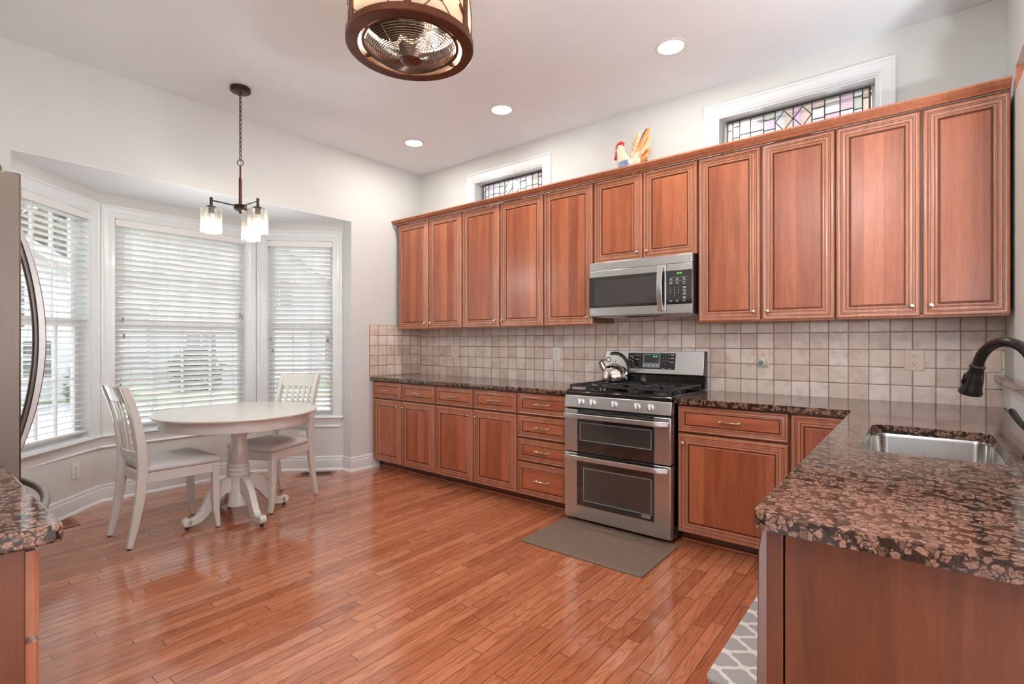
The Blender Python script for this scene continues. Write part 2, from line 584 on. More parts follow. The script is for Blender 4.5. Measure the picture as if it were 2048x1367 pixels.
def tile_mat(name, axis, a0, z0, pitch_a=0.102, pitch_z=0.1025):
    """square tumbled stone tiles; axis = which object coordinate runs along the wall"""
    m, nt, b = base(name)
    tc = nd(nt, 'ShaderNodeTexCoord')
    sep = nd(nt, 'ShaderNodeSeparateXYZ', {0: tc.outputs['Object']})
    A = mth(nt, 'DIVIDE', mth(nt, 'SUBTRACT', sep.outputs[axis], a0), pitch_a)
    Z = mth(nt, 'DIVIDE', mth(nt, 'SUBTRACT', sep.outputs[2], z0), pitch_z)
    ia, iz, fa, fz = mth(nt, 'FLOOR', A), mth(nt, 'FLOOR', Z), mth(nt, 'FRACT', A), mth(nt, 'FRACT', Z)
    cid = nd(nt, 'ShaderNodeCombineXYZ', {0: ia, 1: iz, 2: 3.3})
    wn2 = nd(nt, 'ShaderNodeTexWhiteNoise', {'Vector': cid}, noise_dimensions='3D')
    basec = ramp(nt, wn2.outputs[0], [(0.0, (0.66, 0.515, 0.43)), (0.5, (0.76, 0.625, 0.54)), (1.0, (0.82, 0.71, 0.635))])
    shift = nd(nt, 'ShaderNodeVectorMath', {0: wn2.outputs['Color'], 'Scale': 20.0}, operation='SCALE')
    pos = nd(nt, 'ShaderNodeVectorMath', {0: tc.outputs['Object'], 1: shift}, operation='ADD')
    n1 = nd(nt, 'ShaderNodeTexNoise', {'Vector': pos, 'Scale': 14.0, 'Detail': 5.0, 'Roughness': 0.6})
    st = ramp(nt, n1, [(0.3, (0.80, 0.72, 0.66)), (0.5, (1, 1, 1)), (0.7, (1.06, 1.07, 1.08))])
    c = mix(nt, 0.9, basec, st, 'MULTIPLY')
    da = mth(nt, 'MINIMUM', fa, mth(nt, 'SUBTRACT', 1.0, fa))
    dz = mth(nt, 'MINIMUM', fz, mth(nt, 'SUBTRACT', 1.0, fz))
    wob = nd(nt, 'ShaderNodeTexNoise', {'Vector': tc.outputs['Object'], 'Scale': 45.0, 'Detail': 2.0})
    e = mth(nt, 'ADD', mth(nt, 'MINIMUM', da, dz), mth(nt, 'MULTIPLY', mth(nt, 'SUBTRACT', wob, 0.5), 0.02))
    g = nd(nt, 'ShaderNodeMapRange', {0: e, 1: 0.016, 2: 0.03, 3: 0.0, 4: 1.0})
    c = mix(nt, g, (0.24, 0.15, 0.105), c)
    h = nd(nt, 'ShaderNodeMapRange', {0: e, 1: 0.012, 2: 0.075, 3: 0.0, 4: 1.0})
    h2 = mth(nt, 'ADD', h, mth(nt, 'MULTIPLY', n1, 0.18))
    setp(nt, b, color=c, rough=0.42, normal=bump(nt, h2, 0.5, 0.004))
    return m


def glass_mat(name, tint=(1, 1, 1), gloss=0.08, rough=0.0, haze=0.0, bumpy=0.0, hazecol=(0.9, 0.9, 0.9)):
    m = bpy.data.materials.new(name)
    m.use_nodes = True
    nt = m.node_tree
    nt.nodes.clear()
    out = nt.nodes.new('ShaderNodeOutputMaterial')
    tr = nd(nt, 'ShaderNodeBsdfTransparent', {0: (tint[0], tint[1], tint[2], 1)})
    gl = nd(nt, 'ShaderNodeBsdfGlossy', {0: (1, 1, 1, 1), 'Roughness': rough})
    lw = nd(nt, 'ShaderNodeLayerWeight', {0: 0.25})
    f = mth(nt, 'MULTIPLY_ADD', lw.outputs[0], 0.75, gloss)
    if bumpy:
        tc = nd(nt, 'ShaderNodeTexCoord')
        vz = nd(nt, 'ShaderNodeTexNoise', {'Vector': tc.outputs['Object'], 'Scale': 130.0})
        bp = bump(nt, vz, bumpy, 0.003)
        nt.links.new(bp.outputs[0], gl.inputs['Normal'])
        nt.links.new(bp.outputs[0], lw.inputs['Normal'])
    mx = nd(nt, 'ShaderNodeMixShader', {0: f, 1: tr, 2: gl})
    if haze:
        tl = nd(nt, 'ShaderNodeBsdfTranslucent', {0: (hazecol[0], hazecol[1], hazecol[2], 1)})
        mx = nd(nt, 'ShaderNodeMixShader', {0: haze, 1: mx, 2: tl})
    nt.links.new(mx.outputs[0], out.inputs[0])
    return m


M['pane'] = glass_mat('window_glass')
M['seeded'] = glass_mat('seeded_glass', (0.98, 0.98, 0.97), 0.05, 0.03, 0.03, 0.5, (0.95, 0.9, 0.8))
M['g_clear'] = glass_mat('stained_clear', (0.90, 0.93, 0.93), 0.06, 0.05, 0.25, 0.4)
M['g_pink'] = glass_mat('stained_lilac', (0.90, 0.80, 0.87), 0.06, 0.05, 0.30, 0.4, (0.90, 0.80, 0.87))
M['g_green'] = glass_mat('stained_green', (0.80, 0.86, 0.79), 0.06, 0.05, 0.30, 0.4, (0.80, 0.86, 0.79))
M['g_peach'] = glass_mat('stained_peach', (0.93, 0.85, 0.78), 0.06, 0.05, 0.30, 0.4, (0.93, 0.85, 0.78))
M['g_white'] = glass_mat('stained_white', (0.98, 0.98, 0.98), 0.06, 0.02, 0.1, 0.2)


def emit_mat(name, col, strength):
    m, nt, b = base(name)
    setp(nt, b, color=col, emit=col, es=strength, rough=0.4)
    return m


M['lamp'] = emit_mat('lamp_lens', (1.0, 0.97, 0.92), 4.0)
M['bulb'] = emit_mat('bulb_glow', (1.0, 0.92, 0.78), 4.0)
M['led'] = emit_mat('green_digits', (0.10, 0.9, 0.2), 0.4)
M['mark'] = plain('printed_marks', (0.62, 0.62, 0.62), 0.5)


def translucent(name, col, tf, rough=0.6):
    m = bpy.data.materials.new(name)
    m.use_nodes = True
    nt = m.node_tree
    b = nt.nodes['Principled BSDF']
    tc = nd(nt, 'ShaderNodeTexCoord')
    nz = nd(nt, 'ShaderNodeTexNoise', {'Vector': tc.outputs['Object'], 'Scale': 6.0})
    r = ramp(nt, nz, [(0.3, tuple(c * 0.97 for c in col)), (0.7, col)])
    setp(nt, b, color=r, rough=rough)
    tl = nd(nt, 'ShaderNodeBsdfTranslucent', {0: r})
    mx = nd(nt, 'ShaderNodeMixShader', {0: tf, 1: b, 2: tl})
    nt.links.new(mx.outputs[0], nt.nodes['Material Output'].inputs[0])
    return m


M['slat'] = translucent('blind_slat', (0.88, 0.875, 0.86), 0.42, 0.45)
M['shade'] = translucent('drum_shade', (0.88, 0.78, 0.62), 0.6)
M['leaf'] = translucent('tree_leaf', (0.10, 0.16, 0.05), 0.35)
M['leaf2'] = translucent('tree_leaf_olive', (0.20, 0.18, 0.08), 0.35)
M['leaf3'] = translucent('shrub_leaf', (0.07, 0.13, 0.05), 0.3)
M['bark'] = plain('bark', (0.10, 0.075, 0.055), 0.9, var=0.3, scale=20)
M['grass'] = plain('lawn_grass', (0.17, 0.26, 0.085), 0.9, var=0.25, scale=3.0)
M['concrete'] = plain('concrete', (0.55, 0.54, 0.52), 0.85, var=0.08, scale=3.0)
M['paver'] = plain('pale_paver', (0.68, 0.68, 0.67), 0.85, var=0.06, scale=3.0)
M['asphalt'] = plain('asphalt', (0.22, 0.22, 0.23), 0.9, var=0.1)
M['siding'] = plain('white_siding', (0.78, 0.78, 0.78), 0.6, var=0.03)
M['siding_g'] = plain('grey_siding', (0.42, 0.43, 0.45), 0.6, var=0.03)
M['eave'] = plain('eave_boards', (0.20, 0.19, 0.175), 0.8)
M['roof'] = plain('roof_shingle', (0.16, 0.15, 0.15), 0.9, var=0.2, scale=8)
M['dglass'] = plain('house_window_glass', (0.10, 0.12, 0.15), 0.08)
M['mat'] = plain('brown_mat', (0.19, 0.128, 0.092), 0.95, var=0.12, scale=70, bumpy=0.5, bscale=350)
M['mat_edge'] = plain('mat_binding', (0.20, 0.15, 0.11), 0.9, var=0.1, scale=90)
M['oakvent'] = plain('oak_vent', (0.30, 0.12, 0.055), 0.35, var=0.15, scale=30)


def trellis():
    m, nt, b = base('trellis_mat')
    tc = nd(nt, 'ShaderNodeTexCoord')
    sep = nd(nt, 'ShaderNodeSeparateXYZ', {0: tc.outputs['Object']})
    # quatrefoil lattice: overlap of four circles per cell, cells staggered
    P, Q = 0.165, 0.127
    def field(ox, oy):
        u = mth(nt, 'SUBTRACT', mth(nt, 'FRACT', mth(nt, 'ADD', mth(nt, 'DIVIDE', sep.outputs[0], P), ox)), 0.5)
        v = mth(nt, 'SUBTRACT', mth(nt, 'FRACT', mth(nt, 'ADD', mth(nt, 'DIVIDE', sep.outputs[1], Q), oy)), 0.5)
        u, v = mth(nt, 'ABSOLUTE', u), mth(nt, 'ABSOLUTE', v)
        def circ(cx, cy, r):
            du, dv = mth(nt, 'SUBTRACT', u, cx), mth(nt, 'SUBTRACT', v, cy)
            d = mth(nt, 'SQRT', mth(nt, 'ADD', mth(nt, 'MULTIPLY', du, du), mth(nt, 'MULTIPLY', dv, dv)))
            return mth(nt, 'SUBTRACT', d, r)
        return mth(nt, 'MINIMUM', mth(nt, 'MINIMUM', circ(0.24, 0.0, 0.14), circ(0.0, 0.24, 0.14)), circ(0.0, 0.0, 0.295))
    d = mth(nt, 'MINIMUM', field(0.0, 0.0), field(0.5, 0.5))
    # inside foil -> grey; the band around it -> cream
    f = nd(nt, 'ShaderNodeMapRange', {0: d, 1: -0.008, 2: 0.008, 3: 0.0, 4: 1.0})
    c = mix(nt, f, (0.40, 0.39, 0.38), (0.78, 0.75, 0.71))
    setp(nt, b, color=c, rough=0.6)
    return m


M['trellis'] = trellis()
TW = (0.655, -1)
M['tile_n'] = tile_mat('backsplash_tile_north', 0, 0.010, 1.3925 - 0.1025 * 12)
M['tile_w'] = tile_mat('backsplash_tile_west', 1, -0.652, 1.3985 - 0.1005 * 12, 0.102, 0.1005)

# ------------------------------------------------------------------ room shell
T = 0.12
EX = 4.573            # east (bar) wall plane
SY = -4.11            # south wall plane
FX, FY0, FY1 = 10.0, -8.0, 2.2     # rooms behind the camera


def struct(name, mb, mats, label, cat, parent=None, bevel=0.0, smooth=35):
    o = mb.build(name, mats, parent, bevel=bevel, smooth=smooth)
    if parent is None:
        tag(o, label, cat, kind='structure')
    return o


struct('floor', MB().box(-0.95, FX, FY0, FY1, -0.1, 0.0), M['floor'], 'glossy red oak strip floor', 'floor')
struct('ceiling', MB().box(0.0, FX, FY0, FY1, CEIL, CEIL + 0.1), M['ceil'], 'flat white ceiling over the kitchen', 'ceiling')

# north wall with two transom openings
TR = [(0.795, 1.628), (3.118, 4.03)]
TZ0, TZ1 = 2.45, 2.80
w = MB()
xs = [-T, TR[0][0], TR[0][1], TR[1][0], TR[1][1], EX + 0.15]
w.box(-T, EX + 0.15, 0, T + 0.03, 0, TZ0)
w.box(-T, EX + 0.15, 0, T + 0.03, TZ1, CEIL)
for a, b_ in ((0, 1), (2, 3), (4, 5)):
    w.box(xs[a], xs[b_], 0, T + 0.03, TZ0, TZ1)
wall_n = struct('wall_north', w, M['wall'], 'pale wall above the tall cherry cabinets', 'wall', smooth=0)
# tiles cladding that wall
struct('tile_backsplash', MB().box(0.008, EX - 0.004, -0.008, -0.0005, 0.86, 1.42), M['tile_n'], '', '', wall_n, smooth=0)
# west wall around the bay opening
BY0, BY1, BZ = -3.182, -0.855, 2.377
w = MB()
w.box(-T, 0, BY1, 0, 0, CEIL)
w.box(-T, 0, FY0, BY0, 0, CEIL)
w.box(-T, 0, BY0, BY1, BZ + 0.004, CEIL)
wall_w = struct('wall_west', w, M['wall'], 'pale wall around the bay window', 'wall', smooth=0)
struct('tile_backsplash', MB().box(0.0005, 0.008, -0.654, -0.0085, 0.86, 1.401), M['tile_w'], '', '', wall_w, bevel=0.002)
A_, B_, C_, D_ = (-0.131, BY0), (-0.70, -2.613), (-0.70, -1.424), (-0.131, BY1)
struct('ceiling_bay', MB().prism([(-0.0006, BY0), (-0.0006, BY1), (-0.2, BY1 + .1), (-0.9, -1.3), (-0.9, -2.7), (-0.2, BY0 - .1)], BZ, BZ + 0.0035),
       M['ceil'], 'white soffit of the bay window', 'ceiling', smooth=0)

WZ0, WZ1 = 0.515, 2.215
PANELS = {'left': (A_, B_), 'centre': (B_, C_), 'right': (C_, D_)}
MG = 0.09
LOC = {}
for side, (p, q) in PANELS.items():
    d = Vector((q[0] - p[0], q[1] - p[1]))
    L = d.length
    ang = math.atan2(d.y, d.x)
    X = Matrix.Translation((p[0], p[1], 0)) @ Matrix.Rotation(ang, 4, 'Z')
    LOC[side] = (p, ang, L, X)
    k = MB()
    k.box(-0.04, MG, 0, T, 0, BZ)
    k.box(L - MG, L + 0.04, 0, T, 0, BZ)
    k.box(MG, L - MG, 0, T, 0, WZ0)
    k.box(MG, L - MG, 0, T, WZ1, BZ)
    struct('wall_bay_' + side, MB().merge(k, X), M['wall'], 'pale bay wall around the %s blind' % side, 'wall', smooth=0)
w = MB()
w.box(-0.131, -T, BY1, BY1 + T, 0, BZ)
struct('wall_bay_north_return', w, M['wall'], 'narrow pale return at the right end of the bay', 'wall', smooth=0)
w = MB()
w.box(-0.131, -T, BY0 - T, BY0, 0, BZ)
struct('wall_bay_south_return', w, M['wall'], 'narrow pale return at the far left end of the bay', 'wall', smooth=0)

# south wall, back rooms and bar wall
w = MB()
w.box(0, 3.15, SY - T, SY, 0, CEIL)
struct('wall_south', w, M['wall'], 'wall behind the refrigerator', 'wall', smooth=0)
w = MB()
w.box(0, FX, FY0 - T, FY0, 0, 0.9)
w.box(0, FX, FY0 - T, FY0, 2.5, CEIL)
for a, b_ in ((0, 1.0), (3.2, 4.2), (6.4, 7.2), (9.4, FX)):
    w.box(a, b_, FY0 - T, FY0, 0.9, 2.5)
struct('wall_back', w, M['wall'], 'window wall of the rooms behind the camera', 'wall', smooth=0)
w = MB()
w.box(FX, FX + T, FY0, FY1, 0, 0.5)
w.box(FX, FX + T, FY0, FY1, 2.6, CEIL)
for a, b_ in ((FY0, -7.2), (-4.8, -4.0), (-1.6, -0.8), (1.2, FY1)):
    w.box(FX, FX + T, a, b_, 0.5, 2.6)
struct('wall_east_far', w, M['wall'], 'far window wall of the adjoining room', 'wall', smooth=0)
struct('wall_family_north', MB().box(EX + 0.15, FX, FY1, FY1 + T, 0, CEIL), M['terra'], 'terracotta wall of the adjoining room', 'wall', smooth=0)
struct('wall_family_west', MB().box(EX + 0.03, EX + 0.15, T + 0.03, FY1, 0, CEIL), M['terra'], 'terracotta side wall of the adjoining room', 'wall', smooth=0)
# bar wall: beadboard under a granite ledge, opening above
w = MB()
w.box(EX, EX + 0.12, -2.62, 0, 0, 1.026)
w.box(EX, EX + 0.12, -0.75, 0, 1.026, 2.40)
w.box(EX, EX + 0.12, -0.36, 0, 2.40, 2.517)
w.box(EX, EX + 0.12, FY0 + 3.0, 0, 2.517, CEIL)
wall_e = struct('wall_east', w, M['wall'], 'pale bar wall at the right of the peninsula', 'wall', smooth=0)
MB().box(EX + 0.001, EX + 0.119, -0.3645, -0.3605, 2.401, 2.5165).build('reveal', M['terra'], wall_e, smooth=0)
bd = MB()
for i in range(50):
    y0 = -0.012 - i * 0.052
    bd.box(EX - 0.010, EX - 0.0005, y0 - 0.049, y0, CT + 0.002, 1.025)
bd.box(EX - 0.016, EX - 0.0005, -2.62, -0.010, 0.985, 1.0255)
struct('beadboard', bd, M['trim'], '', '', wall_e, bevel=0.003, smooth=0)
tag(MB().prism([(EX - 0.045, -0.0095), (EX - 0.045, -2.66), (EX + 0.28, -2.66), (EX + 0.28, -0.7505), (EX - 0.0005, -0.7505), (EX - 0.0005, -0.0095)], 1.0275, 1.062).build('bar_ledge', M['granite'], bevel=0.008, seg=3),
    'raised brown granite bar ledge behind the faucet', 'bar ledge')

# mouldings
BB = [(0, 0), (0.028, 0), (0.027, 0.008), (0.018, 0.021), (0.015, 0.024), (0.015, 0.095), (0.013, 0.105), (0.009, 0.112), (0.012, 0.120), (0.008, 0.132), (0, 0.135)]
path = [(0, SY), (0, BY0), A_, B_, C_, D_, (0, BY1), (0, -0.545)]
b_ = MB().sweep(path, BB).build('baseboard_west', M['trim'])
tag(b_, 'white moulded baseboard running round the bay', 'baseboard', kind='structure')
ST = [(0, 0.498), (0.028, 0.498), (0.036, 0.502), (0.039, 0.508), (0.036, 0.514), (0.028, 0.5165), (0, 0.5165)]
b_ = MB().sweep([A_, B_, C_, D_], ST).build('trim_1', M['trim'])
tag(b_, 'white window stool under the three bay windows', 'window sill', kind='structure')
AP = [(0, 0.415), (0.014, 0.415), (0.017, 0.420), (0.014, 0.428), (0.010, 0.434), (0.011, 0.455), (0.016, 0.470), (0.022, 0.485), (0.024, 0.4975), (0, 0.4975)]
b_ = MB().sweep([(-0.145, BY0 - .014), B_, C_, (-0.150, BY1 - .019)], AP).build('trim_2', M['trim'])
tag(b_, 'white moulded apron under the bay window stool', 'trim', kind='structure')

CAS = [(0.0, 0.016), (0.004, 0.020), (0.016, 0.020), (0.020, 0.014), (0.026, 0.012), (0.050, 0.012), (0.056, 0.009), (0.064, 0.009), (0.069, 0.006), (0.080, 0.006)]


def casing_mb(x0, x1, z0, z1, wd, yoff=0.0):
    """three-sided mitred casing, inner edge x0..x1,z1, standing on z0; faces -Y"""
    mb = MB()
    loops = []
    for i, h in [(0.0, 0.0)] + CAS + [(0.080, 0.0)]:
        e = wd * (1 - i / 0.080)
        loops.append([(x0 - e, yoff - h, z0), (x0 - e, yoff - h, z1 + e), (x1 + e, yoff - h, z1 + e), (x1 + e, yoff - h, z0)])
    mb.loft(loops, closed=False, cap0=False, cap1=False)
    # closed ends
    return mb


def sash_mb(x0, x1, z0, z1, y0, y1, st, cols, rows, mw=0.016):
    mb = MB()
    mb.box(x0, x0 + st, y0, y1, z0, z1)
    mb.box(x1 - st, x1, y0, y1, z0, z1)
    mb.box(x0 + st, x1 - st, y0, y1, z0, z0 + st)
    mb.box(x0 + st, x1 - st, y0, y1, z1 - st, z1)
    ym = (y0 + y1) / 2
    for i in range(1, cols):
        x = x0 + st + (x1 - x0 - 2 * st) * i / cols
        mb.box(x - mw / 2, x + mw / 2, ym - 0.008, ym + 0.008, z0 + st, z1 - st)
    for j in range(1, rows):
        z = z0 + st + (z1 - z0 - 2 * st) * j / rows
        mb.box(x0 + st, x1 - st, ym - 0.007, ym + 0.007, z - mw / 2, z + mw / 2)
    return mb


def rectframe(x0, x1, z0, z1, wd, y0, y1):
    mb = MB()
    mb.box(x0, x0 + wd, y0, y1, z0, z1)
    mb.box(x1 - wd, x1, y0, y1, z0, z1)
    mb.box(x0 + wd, x1 - wd, y0, y1, z0, z0 + wd)
    mb.box(x0 + wd, x1 - wd, y0, y1, z1 - wd, z1)
    return mb


BL = {'left': dict(n=1, tilt=7, cols=3, lab='left blind of the bay, its slats nearly level, beside the refrigerator'),
      'centre': dict(n=2, tilt=43, cols=4, lab='wide middle blind of the bay with closed-looking tilted slats behind the round table'),
      'right': dict(n=3, tilt=40, cols=3, lab='narrow right blind of the bay behind the far chair')}
for side, P in BL.items():
    p, ang, L, X = LOC[side]
    win = thing('window_%d' % P['n'], 'white double-hung window behind the %s blind of the bay' % side, 'window', (p[0], p[1], 0), None, ang, 'structure')
    x0, x1 = MG, L - MG
    casing_mb(x0, x1, 0.5165, WZ1, 0.082).build('casing', M['trim'], win, smooth=25)
    rectframe(x0 - 0.001, x1 + 0.001, WZ0 - 0.001, WZ1 + 0.001, 0.012, 0.0, T + 0.01).build('jamb', M['trim'], win)
    zm = 1.37
    a, b2 = x0 + 0.013, x1 - 0.013
    lo = sash_mb(a, b2, WZ0 + 0.013, zm + 0.02, 0.068, 0.092, 0.045, P['cols'], 2).build('lower_sash', M['white'], win)
    up = sash_mb(a, b2, zm - 0.02, WZ1 - 0.013, 0.094, 0.118, 0.045, P['cols'], 2).build('upper_sash', M['white'], win)
    MB().box(a + .04, b2 - .04, 0.0785, 0.0805, WZ0 + .05, zm - .02).build('pane', M['pane'], lo, smooth=0)
    MB().box(a + .04, b2 - .04, 0.1045, 0.1065, zm + .02, WZ1 - .05).build('pane', M['pane'], up, smooth=0)
    # blind
    bl = thing('window_blind', 'white slatted ' + P['lab'], 'blind', (p[0], p[1], 0), 'white slatted blinds in the bay windows', ang)
    h0, h1 = x0 + 0.016, x1 - 0.016
    v = MB()
    v.box(h0 - 0.002, h1 + 0.002, -0.006, 0.006, 2.145, 2.197)
    v.box(h0 - 0.002, h0 + 0.008, 0.006, 0.05, 2.145, 2.197)
    v.box(h1 - 0.008, h1 + 0.002, 0.006, 0.05, 2.145, 2.197)
    v.build('valance', M['white'], bl, bevel=0.002)
    s = MB()
    th = math.radians(P['tilt'])
    zs = []
    z = 2.135
    zb = WZ0 + (0.055 if side != 'left' else 0.05)
    while z > zb + 0.02:
        zs.append(z)
        z -= 0.0435
    hw = 0.0252
    yc = 0.034
    for z in zs:
        loops = []
        for xx in (h0 + 0.003, h1 - 0.003):
            pts = []
            for t, bow in ((-1, 0), (-0.5, 0.0016), (0, 0.0022), (0.5, 0.0016), (1, 0)):
                pts.append((t * hw, bow))
            ring = [(u, b + 0.0013) for u, b in pts] + [(u, b - 0.0013) for u, b in reversed(pts)]
            # room edge (-y) raised
            loops.append([(xx, yc + u * math.cos(th) + b * math.sin(th), z - u * math.sin(th) + b * math.cos(th)) for u, b in ring])
        s.loft(loops)
    s.build('slats', M['slat'], bl, smooth=50)
    MB().box(h0 + .003, h1 - .003, yc - 0.025, yc + 0.025, zs[-1] - 0.05, zs[-1] - 0.034).build('bottom_rail', M['white'], bl, bevel=0.003)
    c = MB()
    nl = 3 if side != 'centre' else 4
    for i in range(nl):
        xx = h0 + (h1 - h0) * (0.10 + 0.80 * i / (nl - 1))
        for yy in (yc - hw - 0.003, yc + hw + 0.003):
            c.box(xx - 0.0008, xx + 0.0008, yy - 0.0006, yy + 0.0006, zs[-1] - 0.04, 2.15)
    c.build('ladder_cords', M['cord'], bl, smooth=0)
    drops = {'left': [(0.12, 1.46), (0.14, 1.40)], 'centre': [(0.045, 1.43), (0.052, 1.30), (0.955, 1.50), (0.975, 1.48)], 'right': [(0.93, 1.27), (0.95, 1.265), (0.05, 1.28), (0.085, 1.17)]}[side]
    for fx, zt in drops:
        xx = h0 + (h1 - h0) * fx
        pc = MB().cyl((xx, -0.010, zt), (xx, -0.010, 2.15), 0.0011, n=6).build('pull_cord', M['cord'], bl)
        MB().lathe([(0.002, zt - 0.04), (0.006, zt - 0.036), (0.009, zt - 0.024), (0.008, zt - 0.012), (0.004, zt - 0.002), (0.0015, zt)], (xx, -0.010), 12).build('tassel', M['wood_tassel'], pc)

# transom windows in the north wall and the stained glass hung in them
for i, (x0, x1) in enumerate(TR):
    side = ('left', 'right')[i]
    win = thing('window_%d' % (4 + i), 'white cased transom window above the %s end of the upper cabinets' % side, 'window', (x0, 0, TZ0), kind='structure')
    casing_mb(x0, x1, TZ0 - 0.05, TZ1, 0.088).build('casing', M['trim'], win, smooth=25)
    rectframe(x0 - .001, x1 + .001, TZ0 - .001, TZ1 + .001, 0.012, 0.0, T + 0.04).build('jamb', M['trim'], win)
    sa = rectframe(x0 + .012, x1 - .012, TZ0 + .012, TZ1 - .012, 0.022, 0.105, 0.14).build('sash', M['white'], win, bevel=0.003)
    MB().box(x0 + .03, x1 - .03, 0.122, 0.124, TZ0 + .03, TZ1 - .03).build('pane', M['pane'], sa, smooth=0)
    # stained glass panel: x 0..W, z 0..Hh, face at y=0.085
    px0, px1, pz0, pz1 = x0 + 0.042, x1 - 0.042, TZ0 + 0.02, TZ1 - 0.020
    W_, Hh = px1 - px0, pz1 - pz0
    sg = thing('stained_glass_panel', 'leaded stained glass panel in the %s transom, %s' % (side, 'farther from the sink' if i == 0 else 'over the tall cabinets near the sink'), 'stained glass',
               (px0, 0.09, pz0), 'leaded glass panels in the transoms')
    gm = [M['g_clear'], M['g_pink'], M['g_green'], M['g_peach'], M['g_white']]
    g, ld = MB(), MB()
    yy = 0.09
    # cells as columns of (x fraction list) with z splits; two diamonds in the middle
    cols = [0, .045, .10, .185, .285, .37, .44, .50, .56, .63, .715, .815, .90, .955, 1.0]
    spl = {0: [.55, .80], 1: [.62, .86], 2: [.40, .66], 3: [.40, .66], 4: [.30, .62, .84], 9: [.30, .62, .84], 10: [.40, .66], 11: [.40, .66], 12: [.62, .86], 13: [.55, .80],
           5: [.33], 6: [.33], 7: [.33], 8: [.33]}
    pal = [1, 0, 3, 2, 0, 1, 0, 3, 0, 1, 4, 3, 0, 1, 2, 0, 3]
    kk = i * 3
    for ci in range(14):
        za = [0.0] + spl[ci] + [1.0]
        a, b2 = px0 + cols[ci] * W_, px0 + cols[ci + 1] * W_
        for zi in range(len(za) - 1):
            kk += 1
            g.box(a, b2, yy - .0015, yy + .0015, pz0 + za[zi] * Hh, pz0 + za[zi + 1] * Hh, pal[(kk * 5 + ci) % len(pal)])
            if zi:
                ld.box(a, b2, yy - .003, yy + .003, pz0 + za[zi] * Hh - .003, pz0 + za[zi] * Hh + .003)
        if ci and ci not in (6, 8):
            ld.box(a - .003, a + .003, yy - .003, yy + .003, pz0, pz1)
    for sx in (-1, 1):
        cx, cz, rx, rz2 = px0 + (0.5 + sx * .065) * W_, pz0 + .74 * Hh, .062 * W_, .21 * Hh
        dm = [(cx - rx, cz), (cx, cz + rz2), (cx + rx, cz), (cx, cz - rz2)]
        g.add([(x, yy - .0032, z) for x, z in dm] + [(x, yy - .0022, z) for x, z in dm], [(0, 1, 2, 3), (4, 5, 6, 7), (0, 1, 5, 4), (1, 2, 6, 5), (2, 3, 7, 6), (3, 0, 4, 7)], 4)
        for q in range(4):
            a, b2 = dm[q], dm[(q + 1) % 4]
            ld.bar([(a[0], yy - .002, a[1]), (b2[0], yy - .002, b2[1])], 0.005, 0.006, up=(0, 1, 0))
        ld.box(cx - .0025, cx + .0025, yy - .003, yy + .003, cz + rz2, pz1)
        ld.box(cx - .0025, cx + .0025, yy - .003, yy + .003, pz0, cz - rz2)
    g.build('coloured_glass', gm, sg, smooth=0)
    ld.build('lead_lines', M['lead'], sg, smooth=0)
    rectframe(px0 - .004, px1 + .004, pz0 - .004, pz1 + .004, .010, yy - .005, yy + .005).build('frame', M['lead'], sg)
    for fx in (.3, .5, .72):
        xx = px0 + fx * W_
        MB().tube([(xx, yy, pz1 - .002), (xx + .004, yy - .004, pz1 + .004), (xx, yy - .006, pz1 + .008)], .0016, 6).build('hook', M['lead'], sg)
# eave of the roof outside over the transoms
struct('roof_eave', MB().box(-0.5, 5.5, T + 0.04, 0.55, 2.98, 3.06).box(-0.5, 5.5, 0.53, 0.57, 2.91, 3.06), M['eave'], 'dark eave seen through the transoms', 'eave', smooth=0)

# ------------------------------------------------------------------ cabinets
DOORP = [(0.0, 0.000, 0), (0.0, 0.012, 0), (0.0015, 0.0165, 0), (0.006, 0.0205, 0), (0.012, 0.0215, 0), (0.018, 0.0195, 0), (0.0205, 0.0170, 1),
         (0.0225, 0.0165, 0), (0.0245, 0.0185, 0), (0.0275, 0.0190, 0), (0.0295, 0.0172, 1), (0.031, 0.0168, 0), (0.043, 0.0190, 0), (0.0455, 0.0172, 1),
         (0.0475, 0.0168, 0), (0.0505, 0.0195, 0), (0.0555, 0.0200, 0), (0.0595, 0.0160, 0), (0.0610, 0.0120, 1), (0.0655, 0.0120, 1), (0.0675, 0.0150, 0), (0.0705, 0.0172, 0)]
# material slots: 0 moulded frame, 1 dark glaze in the grooves, 2 panel


def front_mb(x0, x1, z0, z1, k=1.0):
    """raised-panel door or drawer front in local x,z; grows towards -Y from y=0"""
    mb = MB()
    loops, mis = [], []
    for i, (ins, h, g) in enumerate(DOORP):
        e = ins * k
        loops.append([(x0 + e, -h, z0 + e), (x1 - e, -h, z0 + e), (x1 - e, -h, z1 - e), (x0 + e, -h, z1 - e)])
        if i:
            mis.append(1 if (g and DOORP[i - 1][2]) or g else 0)
    mis.append(2)
    mb.loft(loops, True, True, True, 0, mis)
    return mb


KNOB = MB().lathe([(0.0055, 0.0), (0.0055, 0.002), (0.0042, 0.004), (0.0038, 0.010), (0.0065, 0.013), (0.0115, 0.018), (0.0125, 0.022), (0.0105, 0.026), (0.0055, 0.028), (0, 0.0283)], n=20)


def pull_mb():
    mb = MB()
    pts, rr = [], []
    for i in range(17):
        t = i / 16 * 2 - 1
        pts.append((t * 0.052, 0, 0.022 - 0.004 * t * t))
        rr.append(0.0042 + 0.0016 * (1 - abs(t)) - (0.0015 if abs(abs(t) - 0.45) < 0.07 else 0))
    mb.tube(pts, rr, 10)
    for sx in (-1, 1):
        mb.lathe([(0.0075, 0.0), (0.0075, 0.002), (0.0045, 0.004), (0.004, 0.015), (0.0062, 0.018), (0.0062, 0.023), (0.003, 0.0255), (0, 0.0258)], (sx * 0.052, 0), 14)
    return mb


